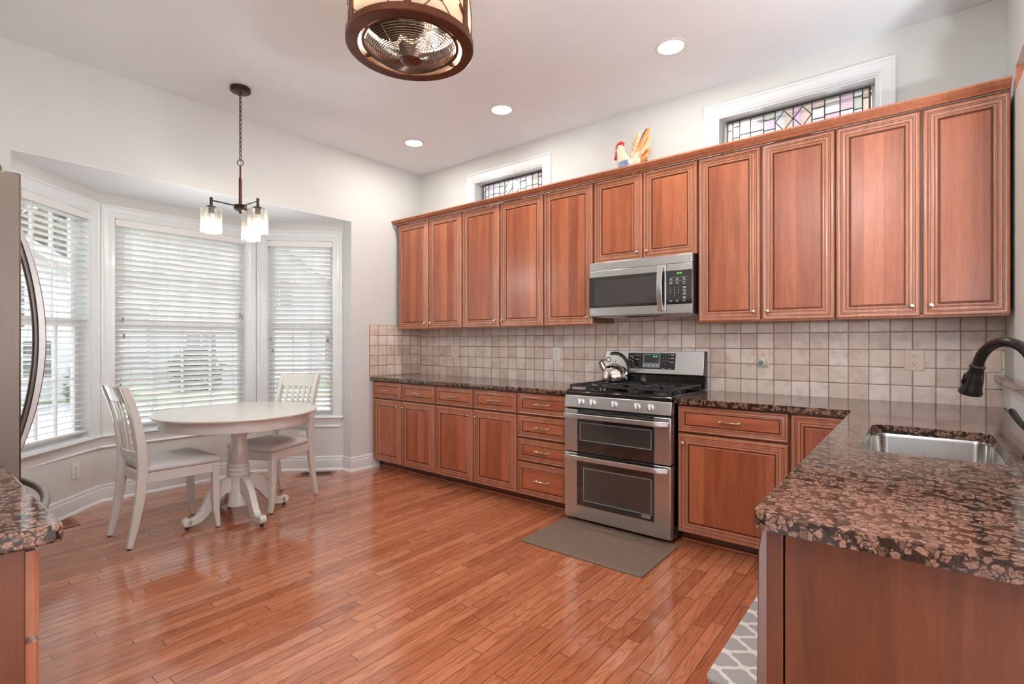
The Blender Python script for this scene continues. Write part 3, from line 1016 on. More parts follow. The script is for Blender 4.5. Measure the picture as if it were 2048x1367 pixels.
PULL = pull_mb()
TOFRONT = Matrix.Rotation(PI / 2, 4, 'X')          # local +Z -> -Y


def on_front(mb, x, y, z):
    return MB().merge(mb, Matrix.Translation((x, y, z)) @ TOFRONT)


WOODS = [M['cherry_lit_edge'], M['glaze'], M['cherry_panel']]
WOODS_H = [M['cherry_lit_edge'], M['glaze'], M['cherry_h']]


def add_front(root, kind, x0, x1, z0, z1, yf, knob=None, k=1.0):
    mb = MB().merge(front_mb(x0, x1, z0, z1, k), Matrix.Translation((0, yf, 0)))
    o = mb.build(kind, WOODS if kind == 'door' else WOODS_H, root, smooth=28)
    if kind == 'door':
        if knob:
            kx = x1 - 0.033 if knob[0] == 'r' else x0 + 0.033
            kz = z0 + 0.052 if knob[1] == 'b' else z1 - 0.052
            on_front(KNOB, kx, yf - 0.019, kz).build('knob', M['nickel'], o)
    else:
        on_front(PULL, (x0 + x1) / 2, yf - 0.0165, (z0 + z1) / 2).build('pull', M['nickel'], o)
    return o


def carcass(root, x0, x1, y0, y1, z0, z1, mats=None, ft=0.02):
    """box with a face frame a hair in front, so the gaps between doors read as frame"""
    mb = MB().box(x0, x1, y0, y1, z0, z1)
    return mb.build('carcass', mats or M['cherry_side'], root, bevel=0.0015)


UY = -0.325           # upper carcass front
UZ0, UZ1 = 1.378, 2.425
uppers = [
    ('upper_cabinet', 0.05, 0.9635, [(0.064, 0.509, 'rb'), (0.526, 0.958, 'lb')], UZ0, 'tall two-door cherry wall cabinet in the far corner of the run, beside the bay'),
    ('upper_cabinet', 0.9645, 1.8715, [(0.973, 1.405, 'rb'), (1.422, 1.866, 'lb')], UZ0, 'tall two-door cherry wall cabinet, second from the far corner, under the smaller transom'),
    ('upper_cabinet', 1.8725, 2.3235, [(1.88, 2.317, 'rb')], UZ0, 'single-door tall cherry wall cabinet just left of the microwave'),
    ('upper_cabinet', 2.3245, 3.0945, [(2.334, 2.712, 'rb'), (2.72, 3.091, 'lb')], 1.822, 'short two-door cherry wall cabinet directly above the microwave'),
    ('upper_cabinet', 3.0955, 3.8555, [(3.103, 3.470, 'rb'), (3.482, 3.853, 'lb')], UZ0, 'tall two-door cherry wall cabinet just right of the microwave'),
    ('upper_cabinet', 3.8565, 4.560, [(3.862, 4.225, 'rb'), (4.237, 4.558, 'lb')], UZ0, 'tall two-door cherry wall cabinet at the right end, over the sink corner'),
]
for nm, x0, x1, doors, zb, lab in uppers:
    r = thing(nm, lab, 'cabinet', ((x0 + x1) / 2, -0.0095, zb), 'cherry wall cabinets along the tiled wall')
    carcass(r, x0, x1, UY, -0.0095, zb, UZ1)
    for a, b2, kn in doors:
        add_front(r, 'door', a, b2, zb - 0.014, UZ1 - 0.012, UY - 0.0005, kn)
    if zb == UZ0:
        MB().box(x0 + 0.004, x1 - 0.004, UY + 0.004, UY + 0.022, zb - 0.022, zb - 0.0002).build('light_rail', M['cherry_lit_edge'], r, bevel=0.004)
CR = [(0, 2.4265), (0.022, 2.4265), (0.024, 2.430), (0.021, 2.433), (0.026, 2.437), (0.036, 2.441), (0.047, 2.448), (0.054, 2.4555), (0.060, 2.458), (0.060, 2.468), (0.055, 2.470), (0, 2.470)]
tag(MB().sweep([(0.05, -0.012), (0.05, UY), (4.560, UY)], CR).build('crown_moulding', M['cherry_lit_edge']),
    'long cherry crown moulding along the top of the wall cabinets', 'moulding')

LY = -0.60            # lower carcass front
KZ = 0.092
lows = [
    ('base_cabinet', 0.012, 0.9045, [('drawer', 0.016, 0.442), ('drawer', 0.456, 0.897)], [('door', 0.016, 0.442, 'rt'), ('door', 0.456, 0.897, 'lt')], 'two-door two-drawer cherry base cabinet in the far corner'),
    ('base_cabinet', 0.9055, 1.8165, [('drawer', 0.912, 1.353), ('drawer', 1.367, 1.812)], [('door', 0.912, 1.353, 'rt'), ('door', 1.367, 1.812, 'lt')], 'two-door two-drawer cherry base cabinet left of the drawer bank'),
    ('base_cabinet', 3.0645, 3.6775, [('drawer', 3.071, 3.672)], [('door', 3.071, 3.672, 'lt')], 'one-drawer cherry base cabinet just right of the range'),
]
for nm, x0, x1, dr, do, lab in lows:
    r = thing(nm, lab, 'cabinet', ((x0 + x1) / 2, -0.01, 0), 'cherry base cabinets under the granite')
    carcass(r, x0, x1, LY, -0.010, KZ, 0.8575)
    for _, a, b2 in dr:
        add_front(r, 'drawer', a, b2, 0.689, 0.846, LY - .0005, k=0.66)
    for _, a, b2, kn in do:
        add_front(r, 'door', a, b2, 0.080, 0.676, LY - .0005, kn)
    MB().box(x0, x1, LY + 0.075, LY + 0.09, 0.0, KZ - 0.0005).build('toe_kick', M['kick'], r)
    MB().box(x0, x1, LY + 0.062, LY + 0.0745, 0.0005, 0.018).build('shoe_strip', M['cherry'], r, bevel=0.005)
r = thing('base_cabinet', 'narrow cherry bank of four drawers just left of the range', 'cabinet', (2.05, -0.01, 0), 'cherry base cabinets under the granite')
carcass(r, 1.8175, 2.2905, LY, -0.010, KZ, 0.8575)
for z0, z1 in ((0.689, 0.846), (0.514, 0.676), (0.337, 0.500), (0.080, 0.324)):
    add_front(r, 'drawer', 1.826, 2.282, z0, z1, LY - .0005, k=0.70)
MB().box(1.8175, 2.2905, LY + 0.075, LY + 0.09, 0.0, KZ - 0.0005).build('toe_kick', M['kick'], r)
MB().box(1.8175, 2.2905, LY + 0.062, LY + 0.0745, 0.0005, 0.018).build('shoe_strip', M['cherry'], r, bevel=0.005)

# corner + peninsula
PX = 3.985
r = thing('corner_cabinet', 'cherry corner base cabinet whose door is half hidden by the peninsula top', 'cabinet', (4.1, -0.01, 0), 'cherry base cabinets under the granite')
carcass(r, 3.6785, EX - 0.018, LY, -0.010, KZ, 0.8575)
add_front(r, 'door', 3.686, 3.976, 0.080, 0.846, LY - .0005, None)
MB().box(3.6785, PX + .05, LY + 0.075, LY + 0.09, 0.0, KZ - 0.0005).build('toe_kick', M['kick'], r)
r = thing('sink_cabinet', 'cherry sink base cabinet facing the stove aisle under the peninsula', 'cabinet', (4.28, -1.4, 0), 'cherry base cabinets under the granite')
sbx = MB()
sbx.box(PX, EX - 0.018, -1.925, -1.90, KZ, 0.8575)
sbx.box(PX, EX - 0.018, -0.66, -0.635, KZ, 0.8575)
sbx.box(PX, PX + 0.02, -1.90, -0.66, KZ, 0.8575)
sbx.box(EX - 0.035, EX - 0.018, -1.90, -0.66, KZ, 0.8575)
sbx.box(PX + .02, EX - 0.035, -1.90, -0.66, KZ, KZ + 0.02)
sbx.build('carcass', M['cherry_side'], r)
Mx = Matrix.Translation((PX - 0.0005, 0, 0)) @ Matrix.Rotation(-PI / 2, 4, 'Z')
for y1 in (-0.72, -1.315):
    o = MB().merge(front_mb(-y1, -y1 + 0.585, 0.080, 0.676), Mx).build('door', WOODS, r, smooth=28)
o = MB().merge(front_mb(0.72, 1.90, 0.689, 0.846, 0.66), Mx).build('drawer_front', WOODS_H, r, smooth=28)
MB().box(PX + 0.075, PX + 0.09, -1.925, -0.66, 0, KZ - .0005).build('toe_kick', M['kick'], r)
r = thing('dishwasher', 'stainless dishwasher whose door edge shows at the end of the peninsula', 'dishwasher', (4.28, -2.22, 0))
MB().box(PX, EX - 0.02, -2.528, -1.93, 0.09, 0.855).build('tub', M['blacksoft'], r)
dm = MB()
prof = [(PX - 0.001, 0.11), (PX - 0.016, 0.11), (PX - 0.022, 0.14), (PX - 0.026, 0.45), (PX - 0.022, 0.80), (PX - 0.014, 0.852), (PX - 0.001, 0.852)]
dm.loft([[(x, yy, z) for x, z in prof] for yy in (-2.5302, -1.935)])
dm.build('door', M['fridge_bar'], r, bevel=0.002)
MB().box(PX + 0.06, PX + 0.08, -2.52, -1.935, 0, 0.089).build('kick_plate', M['blacksoft'], r)
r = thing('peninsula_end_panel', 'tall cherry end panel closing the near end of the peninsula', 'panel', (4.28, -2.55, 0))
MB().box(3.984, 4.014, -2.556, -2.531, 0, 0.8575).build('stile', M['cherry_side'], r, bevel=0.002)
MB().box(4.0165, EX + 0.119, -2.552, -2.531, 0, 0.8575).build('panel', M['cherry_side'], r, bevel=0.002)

# worktops
def rrect(x0, x1, y0, y1, rad, n=6):
    pts = []
    for cx, cy, a0 in ((x1 - rad, y1 - rad, 0), (x0 + rad, y1 - rad, 90), (x0 + rad, y0 + rad, 180), (x1 - rad, y0 + rad, 270)):
        for i in range(n + 1):
            a = math.radians(a0 + 90 * i / n)
            pts.append((cx + rad * math.cos(a), cy + rad * math.sin(a)))
    return pts


def slab(outer, hole, z0, z1):
    bm = bmesh.new()
    es = []
    for loop in ([outer] + ([hole] if hole else [])):
        vs = [bm.verts.new((p[0], p[1], z1)) for p in loop]
        es += [bm.edges.new((vs[i], vs[(i + 1) % len(vs)])) for i in range(len(vs))]
    bmesh.ops.triangle_fill(bm, edges=es, use_beauty=True)
    bm.verts.index_update()
    top = [tuple(v.co) for v in bm.verts]
    tri = [tuple(v.index for v in f.verts) for f in bm.faces]
    bm.free()
    mb = MB()
    n = len(top)
    no = len(outer)
    fs = [t for t in tri] + [tuple(n + i for i in reversed(t)) for t in tri]
    fs += [(i, (i + 1) % no, n + (i + 1) % no, n + i) for i in range(no)]
    if hole:
        nh = len(hole)
        fs += [(no + i, no + (i + 1) % nh, n + no + (i + 1) % nh, n + no + i) for i in range(nh)]
    mb.add(top + [(x, y, z0) for x, y, z in top], fs)
    return mb


GZ0 = 0.8585
tag(slab([(0.0095, -0.652), (2.293, -0.652), (2.293, -0.0095), (0.0095, -0.0095)], None, GZ0, CT).build('countertop', M['granite'], bevel=0.010, seg=3),
    'long brown granite worktop from the bay corner to the range', 'countertop')
HOLE = rrect(4.072, 4.432, -1.735, -1.090, 0.05)
arc = [(3.962 + 0.03 * (1 - math.cos(a)), -2.583 + 0.03 * (1 - math.sin(a))) for a in [math.radians(10 * k) for k in range(0, 10)]]
L_OUT = [(3.062, -0.0095), (3.062, -0.652), (3.962, -0.652)] + arc + [(EX - 0.0115, -2.583), (EX - 0.0115, -0.0095)]
tag(slab(L_OUT, HOLE, GZ0, CT).build('peninsula_countertop', M['granite'], bevel=0.010, seg=3),
    'L-shaped brown granite worktop with the sink cut into it', 'countertop')

# sink
r = thing('sink', 'stainless undermount sink in the peninsula worktop', 'sink', (4.252, -1.41, 0.65))
sm = MB()
loops = []
for e, z, rad in ((-0.014, 0.8565, 0.06), (0.004, 0.8565, 0.05), (0.005, 0.845, 0.05), (0.010, 0.71, 0.05), (0.018, 0.685, 0.06), (0.045, 0.676, 0.05)):
    loops.append([(x, y, z) for x, y in rrect(4.072 - 0.004 + e, 4.432 + 0.004 - e, -1.735 - 0.004 + e, -1.090 + 0.004 - e, rad)])
loops.append([(4.252 + 0.04 * math.cos(2 * PI * (k + .5) / 28), -1.41 + 0.04 * math.sin(2 * PI * (k + .5) / 28), 0.672) for k in range(28)])
sm.loft(loops, True, False, False)
so = sm.build('basin', M['sinksteel'], r, smooth=60)
sd = so.modifiers.new('thick', 'SOLIDIFY')
sd.thickness = 0.0015
sd.offset = 1
MB().lathe([(0.0, 0.668), (0.030, 0.668), (0.034, 0.673), (0.042, 0.6745), (0.042, 0.672), (0.04, 0.666)], (4.252, -1.41), 24).build('drain', M['chrome'], r)

# faucet
r = thing('faucet', 'dark bronze gooseneck faucet with pull-down head over the sink', 'faucet', (4.490, -1.585, CT))
bx_, by_ = 4.490, -1.585
tx, ty = 4.372, -1.418
dx, dy = tx - bx_, ty - by_
dl = math.hypot(dx, dy)
rad = dl / 2
ux, uy = dx / dl, dy / dl
zt = 1.233 - rad
pts = [(bx_, by_, CT + 0.04), (bx_, by_, zt - 0.05), (bx_, by_, zt)]
for k in range(1, 16):
    a = PI - PI * k / 15 * 0.93
    pts.append((bx_ + ux * (rad + rad * math.cos(a)), by_ + uy * (rad + rad * math.cos(a)), zt + rad * math.sin(a)))
MB().tube(pts, 0.0155, 18).build('spout', M['faucet'], r, smooth=60)
e = Vector(pts[-1])
tdir = (Vector(pts[-1]) - Vector(pts[-2])).normalized()
hd = MB()
hp = [e + tdir * t for t in (-0.004, 0.0, 0.006, 0.010, 0.03, 0.05, 0.075, 0.092, 0.098)]
hd.tube(hp, [0.0175, 0.021, 0.021, 0.0185, 0.023, 0.0255, 0.0265, 0.0325, 0.031], 22)
ho = hd.build('spray_head', M['faucet'], r, smooth=50)
side_v = tdir.cross(Vector((uy, -ux, 0))).normalized()
bp = e + tdir * 0.045
cv = (Vector((4.227, -3.681, 1.232)) - bp)
lv = Vector((-0.75, -0.35, 0.1)).normalized()
MB().tube([bp + lv * 0.0215 - tdir * 0.018, bp + lv * 0.0240 - tdir * 0.012, bp + lv * 0.0255 + tdir * 0.016, bp + lv * 0.0245 + tdir * 0.024], [0.004, 0.0075, 0.0075, 0.004], 10).build('spray_button', M['faucet'], ho)
MB().lathe([(0.031, CT), (0.031, CT + 0.006), (0.027, CT + 0.012), (0.024, CT + 0.05), (0.0245, CT + 0.09), (0.020, CT + 0.105), (0.0155, CT + 0.115)], (bx_, by_), 24).build('body', M['faucet'], r)
lev = [(bx_ + .002, by_ + .02, CT + .060), (bx_ + .002, by_ + .04, CT + .062), (bx_ - 0.006, by_ + .075, CT + .068), (bx_ - .024, by_ + .125, CT + .094), (bx_ - .036, by_ + .15, CT + .118), (bx_ - .039, by_ + .157, CT + .126)]
MB().tube(lev, [0.012, 0.010, 0.0085, 0.0085, 0.010, 0.006], 14).build('lever', M['faucet'], r, smooth=60)

# south side: counter run and refrigerator
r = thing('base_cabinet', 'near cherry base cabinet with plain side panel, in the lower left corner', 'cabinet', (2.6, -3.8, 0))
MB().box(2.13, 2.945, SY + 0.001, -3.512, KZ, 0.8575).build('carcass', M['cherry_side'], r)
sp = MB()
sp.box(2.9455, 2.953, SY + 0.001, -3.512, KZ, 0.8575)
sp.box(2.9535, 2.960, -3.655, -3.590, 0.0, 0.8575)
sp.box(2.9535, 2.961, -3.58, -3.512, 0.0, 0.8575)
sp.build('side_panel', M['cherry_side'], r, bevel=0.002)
M2 = Matrix.Translation((0, -3.5115, 0)) @ Matrix.Rotation(PI, 4, 'Z')
for a, b2 in ((2.14, 2.535), (2.545, 2.945)):
    d_ = MB().merge(front_mb(-b2, -a, 0.689, 0.846, 0.66), M2).build('drawer', WOODS_H, r, smooth=28)
    MB().merge(PULL, Matrix.Translation(((a + b2) / 2, -3.495, 0.767)) @ Matrix.Rotation(-PI / 2, 4, 'X')).build('pull', M['nickel'], d_)
    d_ = MB().merge(front_mb(-b2, -a, 0.080, 0.676), M2).build('door', WOODS, r, smooth=28)
    kx = b2 - 0.033 if a < 2.3 else a + 0.033
    MB().merge(KNOB, Matrix.Translation((kx, -3.4925, 0.62)) @ Matrix.Rotation(-PI / 2, 4, 'X')).build('knob', M['nickel'], d_)
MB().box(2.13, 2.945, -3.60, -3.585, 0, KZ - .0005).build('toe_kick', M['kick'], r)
tag(slab([(2.125, SY + .001), (2.975, SY + .001), (2.975, -3.468), (2.967, -3.460), (2.125, -3.460)], None, GZ0, CT).build('left_countertop', M['granite'], bevel=0.009, seg=3),
    'near brown granite worktop beside the refrigerator, cut by the left edge of the photo', 'countertop')

r = thing('refrigerator', 'tall stainless french-door refrigerator at the left edge with a long bowed handle', 'refrigerator', (1.58, -3.75, 0))
fx0, fx1 = 1.125, 2.045
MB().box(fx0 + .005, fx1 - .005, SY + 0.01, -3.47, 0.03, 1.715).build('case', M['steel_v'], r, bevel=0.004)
for nm, a, b2 in (('left_door', fx0, 1.583), ('right_door', 1.587, fx1)):
    k = MB()
    lp = []
    for z in (0.74, 1.755):
        ring = []
        n = 10
        for i in range(n + 1):
            t = i / n
            x = a + (b2 - a) * t
            xx = (x - 1.585) / 0.46
            ring.append((x, -3.400 + 0.016 * (1 - xx * xx), z))
        ring += [(b2, -3.465, z), (a, -3.465, z)]
        lp.append(ring)
    k.loft(lp)
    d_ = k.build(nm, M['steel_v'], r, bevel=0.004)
    sx = -0.045 if a < 1.3 else 0.045
    hx = 1.585 + sx
    hpts, wds = [], []
    for i in range(19):
        t = i / 18
        z = 0.80 + 0.885 * t
        bow = math.sin(PI * t) ** 0.75 if 0 < t < 1 else 0
        hpts.append((hx, -3.372 + 0.082 * bow, z))
        wds.append(0.017 + 0.007 * math.sin(PI * t))
    h = MB().bar(hpts, 0.03, wds, up=(0, 1, 0))
    h.box(hx - .012, hx + .012, -3.39, -3.362, 0.80, 0.83)
    h.box(hx - .012, hx + .012, -3.39, -3.362, 1.655, 1.685)
    h.build('handle', M['fridge_bar'], d_, bevel=0.003, smooth=60)
k = MB()
lp = []
for z in (0.07, 0.732):
    ring = []
    for i in range(21):
        x = fx0 + (fx1 - fx0) * i / 20
        xx = (x - 1.585) / 0.46
        ring.append((x, -3.400 + 0.016 * (1 - xx * xx), z))
    ring += [(fx1, -3.465, z), (fx0, -3.465, z)]
    lp.append(ring)
k.loft(lp)
fd = k.build('freezer_drawer', M['steel_v'], r, bevel=0.004)
hp = [(fx0 + .06 + (fx1 - fx0 - .12) * i / 20, -3.36 + 0.075 * math.sin(PI * i / 20) ** 0.8, 0.665) for i in range(21)]
hb = MB().tube([(hp[0][0], -3.398, 0.665)] + hp + [(hp[-1][0], -3.398, 0.665)], 0.014, 12)
hb.build('handle', M['fridge_bar'], fd, smooth=60)
hg = MB()
hg.box(fx1 - 0.13, fx1 - 0.02, -3.62, -3.475, 1.7155, 1.742)
hg.tube([(fx1 - 0.11, -3.60, 1.745), (fx1 - 0.075, -3.55, 1.765), (fx1 - 0.05, -3.50, 1.768), (fx1 - 0.03, -3.44, 1.765)], [0.010, 0.016, 0.016, 0.012], 10)
hg.build('hinge_cover', M['bronze_red'], r, bevel=0.004)
hg = MB()
hg.box(fx0 + 0.02, fx0 + 0.13, -3.62, -3.475, 1.7155, 1.742)
hg.build('hinge_cover', M['bronze_red'], r, bevel=0.004)

# ------------------------------------------------------------------ range
r = thing('gas_range', 'stainless freestanding double-oven gas range with black cooktop', 'range', (2.676, -0.35, 0))
rx0, rx1 = 2.297, 3.055
RF = -0.690
MB().box(rx0, rx1, -0.640, -0.028, 0.028, 0.868).build('body', M['black'], r, bevel=0.002)
ft = MB()
for x in (rx0 + .05, rx1 - .05):
    for y in (-0.56, -0.10):
        ft.cyl((x, y, 0.0), (x, y, 0.0278), 0.018, n=12)
ft.build('feet', M['blacksoft'], r)
ck = MB()
ck.loft([[(x, y, z) for y, z in ((-0.630, 0.8685), (-0.676, 0.866), (-0.674, 0.892), (-0.655, 0.903), (-0.60, 0.900), (-0.09, 0.900), (-0.09, 0.8685))] for x in (rx0, rx1)])
ck.build('cooktop', M['black'], r, bevel=0.004)
kp = MB()
kp.loft([[(x, y, z) for y, z in ((-0.6405, 0.787), (-0.692, 0.787), (-0.678, 0.8655), (-0.6405, 0.8655))] for x in (rx0, rx1)])
kp.build('control_panel', M['steel'], r, bevel=0.003)
KN = MB().lathe([(0.023, 0.0), (0.023, 0.003), (0.0195, 0.005), (0.0185, 0.020), (0.0175, 0.024), (0, 0.0245)], n=26)
GRIP = MB().box(-0.0055, 0.0055, -0.0195, 0.0195, 0.0205, 0.036)
tilt = Matrix.Rotation(math.atan2(0.014, 0.0785), 4, 'X')
for x in (2.426, 2.514, 2.673, 2.832, 2.922):
    Mk = Matrix.Translation((x, -0.6855, 0.8255)) @ Matrix.Rotation(-math.atan2(0.014, 0.0785), 4, 'X') @ TOFRONT
    kb = MB().merge(KN, Mk).build('burner_knob', M['alum'], r, smooth=40)
    MB().merge(GRIP, Mk).build('knob_grip', M['chrome'], kb, bevel=0.003)
    mk = MB()
    for dxx in (-.03, .03):
        mk.box(dxx - .004, dxx + .004, 0.012, 0.0135, 0.0006, 0.0010)
    MB().merge(mk, Mk).build('burner_mark', M['blacksoft'], kb, smooth=0)


def oven_door(nm, z0, z1, wx0, wx1, wz0, wz1, gx0, gx1, gz0, gz1, hz, vents):
    d_ = MB().box(rx0 + .002, rx1 - .002, RF, -0.6405, z0, z1).build(nm, M['steel'], r, bevel=0.004)
    MB().box(wx0, wx1, RF - .0035, RF - .0003, wz0, wz1).build('black_glass', M['bglass'], d_, bevel=0.0012)
    fr = rectframe(gx0, gx1, gz0, gz1, 0.006, RF - .0046, RF - .0036)
    fr.build('window_frame', M['grey'], d_, bevel=0.0004)
    MB().box(gx0 + .006, gx1 - .006, RF - .0042, RF - .0036, gz0 + .006, gz1 - .006).build('window', M['oveninside'], d_, smooth=0)
    if vents:
        v = MB()
        for k in range(3):
            v.box(wx0 + .01, wx1 - .01, RF - .0045, RF - .0036, wz1 - .012 - k * .010, wz1 - .008 - k * .010)
        v.build('vent_slot', M['slot'], d_, smooth=0)
    pts, wd = [], []
    for i in range(21):
        t = i / 20
        x = rx0 + .012 + (rx1 - rx0 - .024) * t
        bow = min(1.0, math.sin(PI * t) * 3.2)
        pts.append((x, RF - .018 - .030 * bow, hz))
        wd.append(0.030)
    h = MB().bar(pts, 0.016, wd, up=(0, 0, 1))
    for x in (rx0 + .016, rx1 - .016):
        h.box(x - .010, x + .010, RF - .022, RF - .0003, hz - .012, hz + .012)
    h.build('handle', M['alum'], d_, bevel=0.003, smooth=50)
    return d_


M['oveninside'] = plain('oven_window_glass', (0.05, 0.044, 0.040), 0.05, coat=1.0, coatr=0.02)
oven_door('upper_oven_door', 0.486, 0.772, 2.402, 2.950, 0.4865, 0.7715, 2.421, 2.935, 0.565, 0.690, 0.735, True)
ld_ = oven_door('lower_oven_door', 0.032, 0.476, 2.398, 2.950, 0.124, 0.4755, 2.448, 2.935, 0.160, 0.385, 0.454, False)
MB().box(2.868, 2.927, RF - .0052, RF - .0043, 0.139, 0.158).build('maker_badge', M['alum'], ld_, smooth=0)
MB().box(rx0 + .004, rx1 - .004, -0.6402, -0.6398, 0.772, 0.787).build('gap_trim', M['slot'], r, smooth=0)

# burners and grates
for i, (bx, by, br) in enumerate(((2.42, -0.52, .042), (2.42, -0.22, .035), (2.676, -0.37, .048), (2.93, -0.52, .045), (2.93, -0.22, .035))):
    MB().lathe([(br * 1.25, 0.9003), (br * 1.2, 0.906), (br, 0.909), (br, 0.917), (br * .92, 0.921), (0, 0.922)], (bx, by), 24).build('burner', M['iron'], r)
for gx0, gx1 in ((2.312, 2.548), (2.556, 2.796), (2.804, 3.040)):
    g = MB()
    y0, y1 = -0.648, -0.105
    zt_, t_ = 0.938, 0.012
    def rail(p, q):
        g.bar([p, q], t_, 0.014)
    for x in (gx0 + .008, gx1 - .008):
        g.bar([(x, y0, zt_ - .007), (x, y1, zt_ - .007)], t_, 0.014)
        for y in (y0 + .006, y1 - .006):
            g.box(x - .006, x + .006, y - .006, y + .006, 0.9005, zt_ - .012)
    for y in (y0 + .006, (y0 + y1) / 2, y1 - .006):
        g.bar([(gx0 + .008, y, zt_ - .007), (gx1 - .008, y, zt_ - .007)], t_, 0.014)
    xm = (gx0 + gx1) / 2
    for yc in ((y0 * 3 + y1) / 4, (y0 + 3 * y1) / 4):
        for sx in (-1, 1):
            g.bar([(xm + sx * .108, yc, zt_ - .007), (xm + sx * .03, yc, zt_ - .005)], .010, .012)
        for sy in (-1, 1):
            g.bar([(xm, yc + sy * .130, zt_ - .007), (xm, yc + sy * .035, zt_ - .005)], .010, .012)
    g.build('grate', M['iron'], r, bevel=0.002)
# backguard
bg = MB()
bg.loft([[(x, y, z) for y, z in ((-0.0275, 0.9005), (-0.088, 0.9005), (-0.070, 0.918), (-0.062, 0.990), (-0.090, 0.996), (-0.060, 1.166), (-0.0275, 1.166))] for x in (rx0 - .012, rx1 + .004)])
bgo = bg.build('backguard', M['black'], r, bevel=0.003)
n_ = Vector((0, -0.170, -0.030)).normalized()      # outward normal of the slanted face
TB = Matrix.Translation((0, -0.0905, 0.998)) @ Matrix.Rotation(-math.atan2(0.030, 0.168), 4, 'X')


def onguard(mb):
    return MB().merge(mb, TB)          # local: x world, z up the slope, -y outward


onguard(MB().box(rx0 - .012, rx1 - .004, -0.004, 0.0, 0.0, 0.170)).build('steel_face', M['steel'], bgo, bevel=0.003)
dp = onguard(MB().box(2.478, 2.848, -0.0052, -0.0041, 0.034, 0.153)).build('display_panel', M['black'], bgo, bevel=0.0004)
onguard(MB().box(2.600, 2.735, -0.0058, -0.0053, 0.044, 0.147)).build('display_frame', M['grey'], dp, smooth=0)
onguard(MB().box(2.610, 2.725, -0.0064, -0.0059, 0.080, 0.141)).build('display', M['bglass'], dp, smooth=0)
txt = text_mb('10:45', 0.017)
onguard(MB().merge(txt, Matrix.Translation((2.695, -0.0068, 0.127)) @ TOFRONT)).build('clock_digits', M['led'], dp, smooth=0)
mk = MB()
for xx, zz in [(2.50, .128), (2.515, .128), (2.535, .136), (2.555, .136), (2.575, .136), (2.517, .112), (2.497, .098), (2.517, .090), (2.540, .104), (2.560, .104), (2.500, .044), (2.555, .044)]:
    mk.box(xx - .0055, xx + .0055, -.0057, -.0053, zz - .002, zz + .002)
for k, xx in enumerate((2.615, 2.648, 2.682, 2.714)):
    mk.box(xx - .011, xx + .011, -.0062, -.0059, .056, .060)
    mk.box(xx - .008, xx + .008, -.0062, -.0059, .062, .066)
for xx, zz in [(2.824, .140), (2.824, .116), (2.822, .088)]:
    mk.box(xx - .014, xx + .014, -.0057, -.0053, zz - .0035, zz - .001)
    mk.box(xx - .011, xx + .011, -.0057, -.0053, zz + .001, zz + .0035)
for xx in (2.762, 2.812):
    mk.box(xx - .010, xx + .010, -.0057, -.0053, .040, .043)
for k in range(10):
    c_, l_ = (k % 3, k // 3) if k < 9 else (1, 3)
    mk.merge(text_mb(str((k + 1) % 10), 0.013), Matrix.Translation((2.755 + c_ * .021, -0.0055, .138 - l_ * .022)) @ TOFRONT)
onguard(mk).build('keypad_marks', M['mark'], dp, smooth=0)

# ------------------------------------------------------------------ microwave
r = thing('microwave', 'stainless over-the-range microwave with black window and curved handle', 'microwave', (2.705, -0.2, 1.42))
mx0, mx1, MF = 2.328, 3.083, -0.400
MB().box(mx0, mx1, -0.372, -0.0095, 1.428, 1.8065).build('body', M['blacksoft'], r, bevel=0.002)
MB().box(mx0, mx1 - .001, MF, -0.3725, 1.7485, 1.8065).build('vent_grille', M['steel'], r, bevel=0.003)
dr = MB().box(mx0, 2.9075, MF - .002, -0.3725, 1.420, 1.7465).build('door', M['steel'], r, bevel=0.003)
MB().box(mx0 + .0005, 2.8985, MF - .0045, MF - .0023, 1.479, 1.702).build('black_window', M['bglass'], dr, bevel=0.001)
MB().box(mx0 + .045, 2.862, MF - .0052, MF - .0046, 1.497, 1.675).build('window_screen', M['oveninside'], dr, smooth=0)
hp, wd = [], []
for i in range(15):
    t = i / 14
    hp.append((2.874 + 0.004 * math.sin(PI * t), MF - .012 - 0.034 * math.sin(PI * t), 1.440 + 0.302 * t))
MB().bar(hp, 0.010, 0.036, up=(1, 0, 0)).box(2.862, 2.886, MF - .012, MF - .002, 1.442, 1.462).box(2.862, 2.886, MF - .012, MF - .002, 1.720, 1.740).build('handle', M['alum'], dr, bevel=0.003, smooth=60)
lg = MB().lathe([(0.0075, 0), (0.0075, .0008), (0, .0009)], n=20)
lg = on_front(lg, 2.362, MF - .0022, 1.452)
lg.merge(text_mb('LG', 0.017), Matrix.Translation((2.386, MF - .0026, 1.452)) @ TOFRONT)
lg.build('logo', M['white'], dr, smooth=0)
cp = MB().box(2.9095, mx1 - .001, MF - .001, -0.3725, 1.420, 1.7465).build('control_column', M['steel'], r, bevel=0.003)
MB().box(2.9105, mx1 - .0015, MF - .0035, MF - .0013, 1.480, 1.702).build('control_glass', M['bglass'], cp, bevel=0.0006)
on_front(text_mb('10:45', 0.0155), 2.998, MF - .0042, 1.682).build('clock_digits', M['led'], cp, smooth=0)
mk = MB()
for zz in (1.655, 1.633):
    mk.box(2.935, 3.055, MF - .0040, MF - .0036, zz, zz + .0007)
for row, zz in enumerate((1.648, 1.640, 1.624, 1.614)):
    for c_, xx in enumerate((2.943, 2.985, 3.030)):
        mk.box(xx - .009, xx + .009, MF - .0040, MF - .0036, zz - .0015, zz + .0015)
for zz in (1.590, 1.583, 1.570, 1.563, 1.550, 1.543, 1.525, 1.519):
    mk.box(3.022, 3.042, MF - .0040, MF - .0036, zz - .0016, zz + .0016)
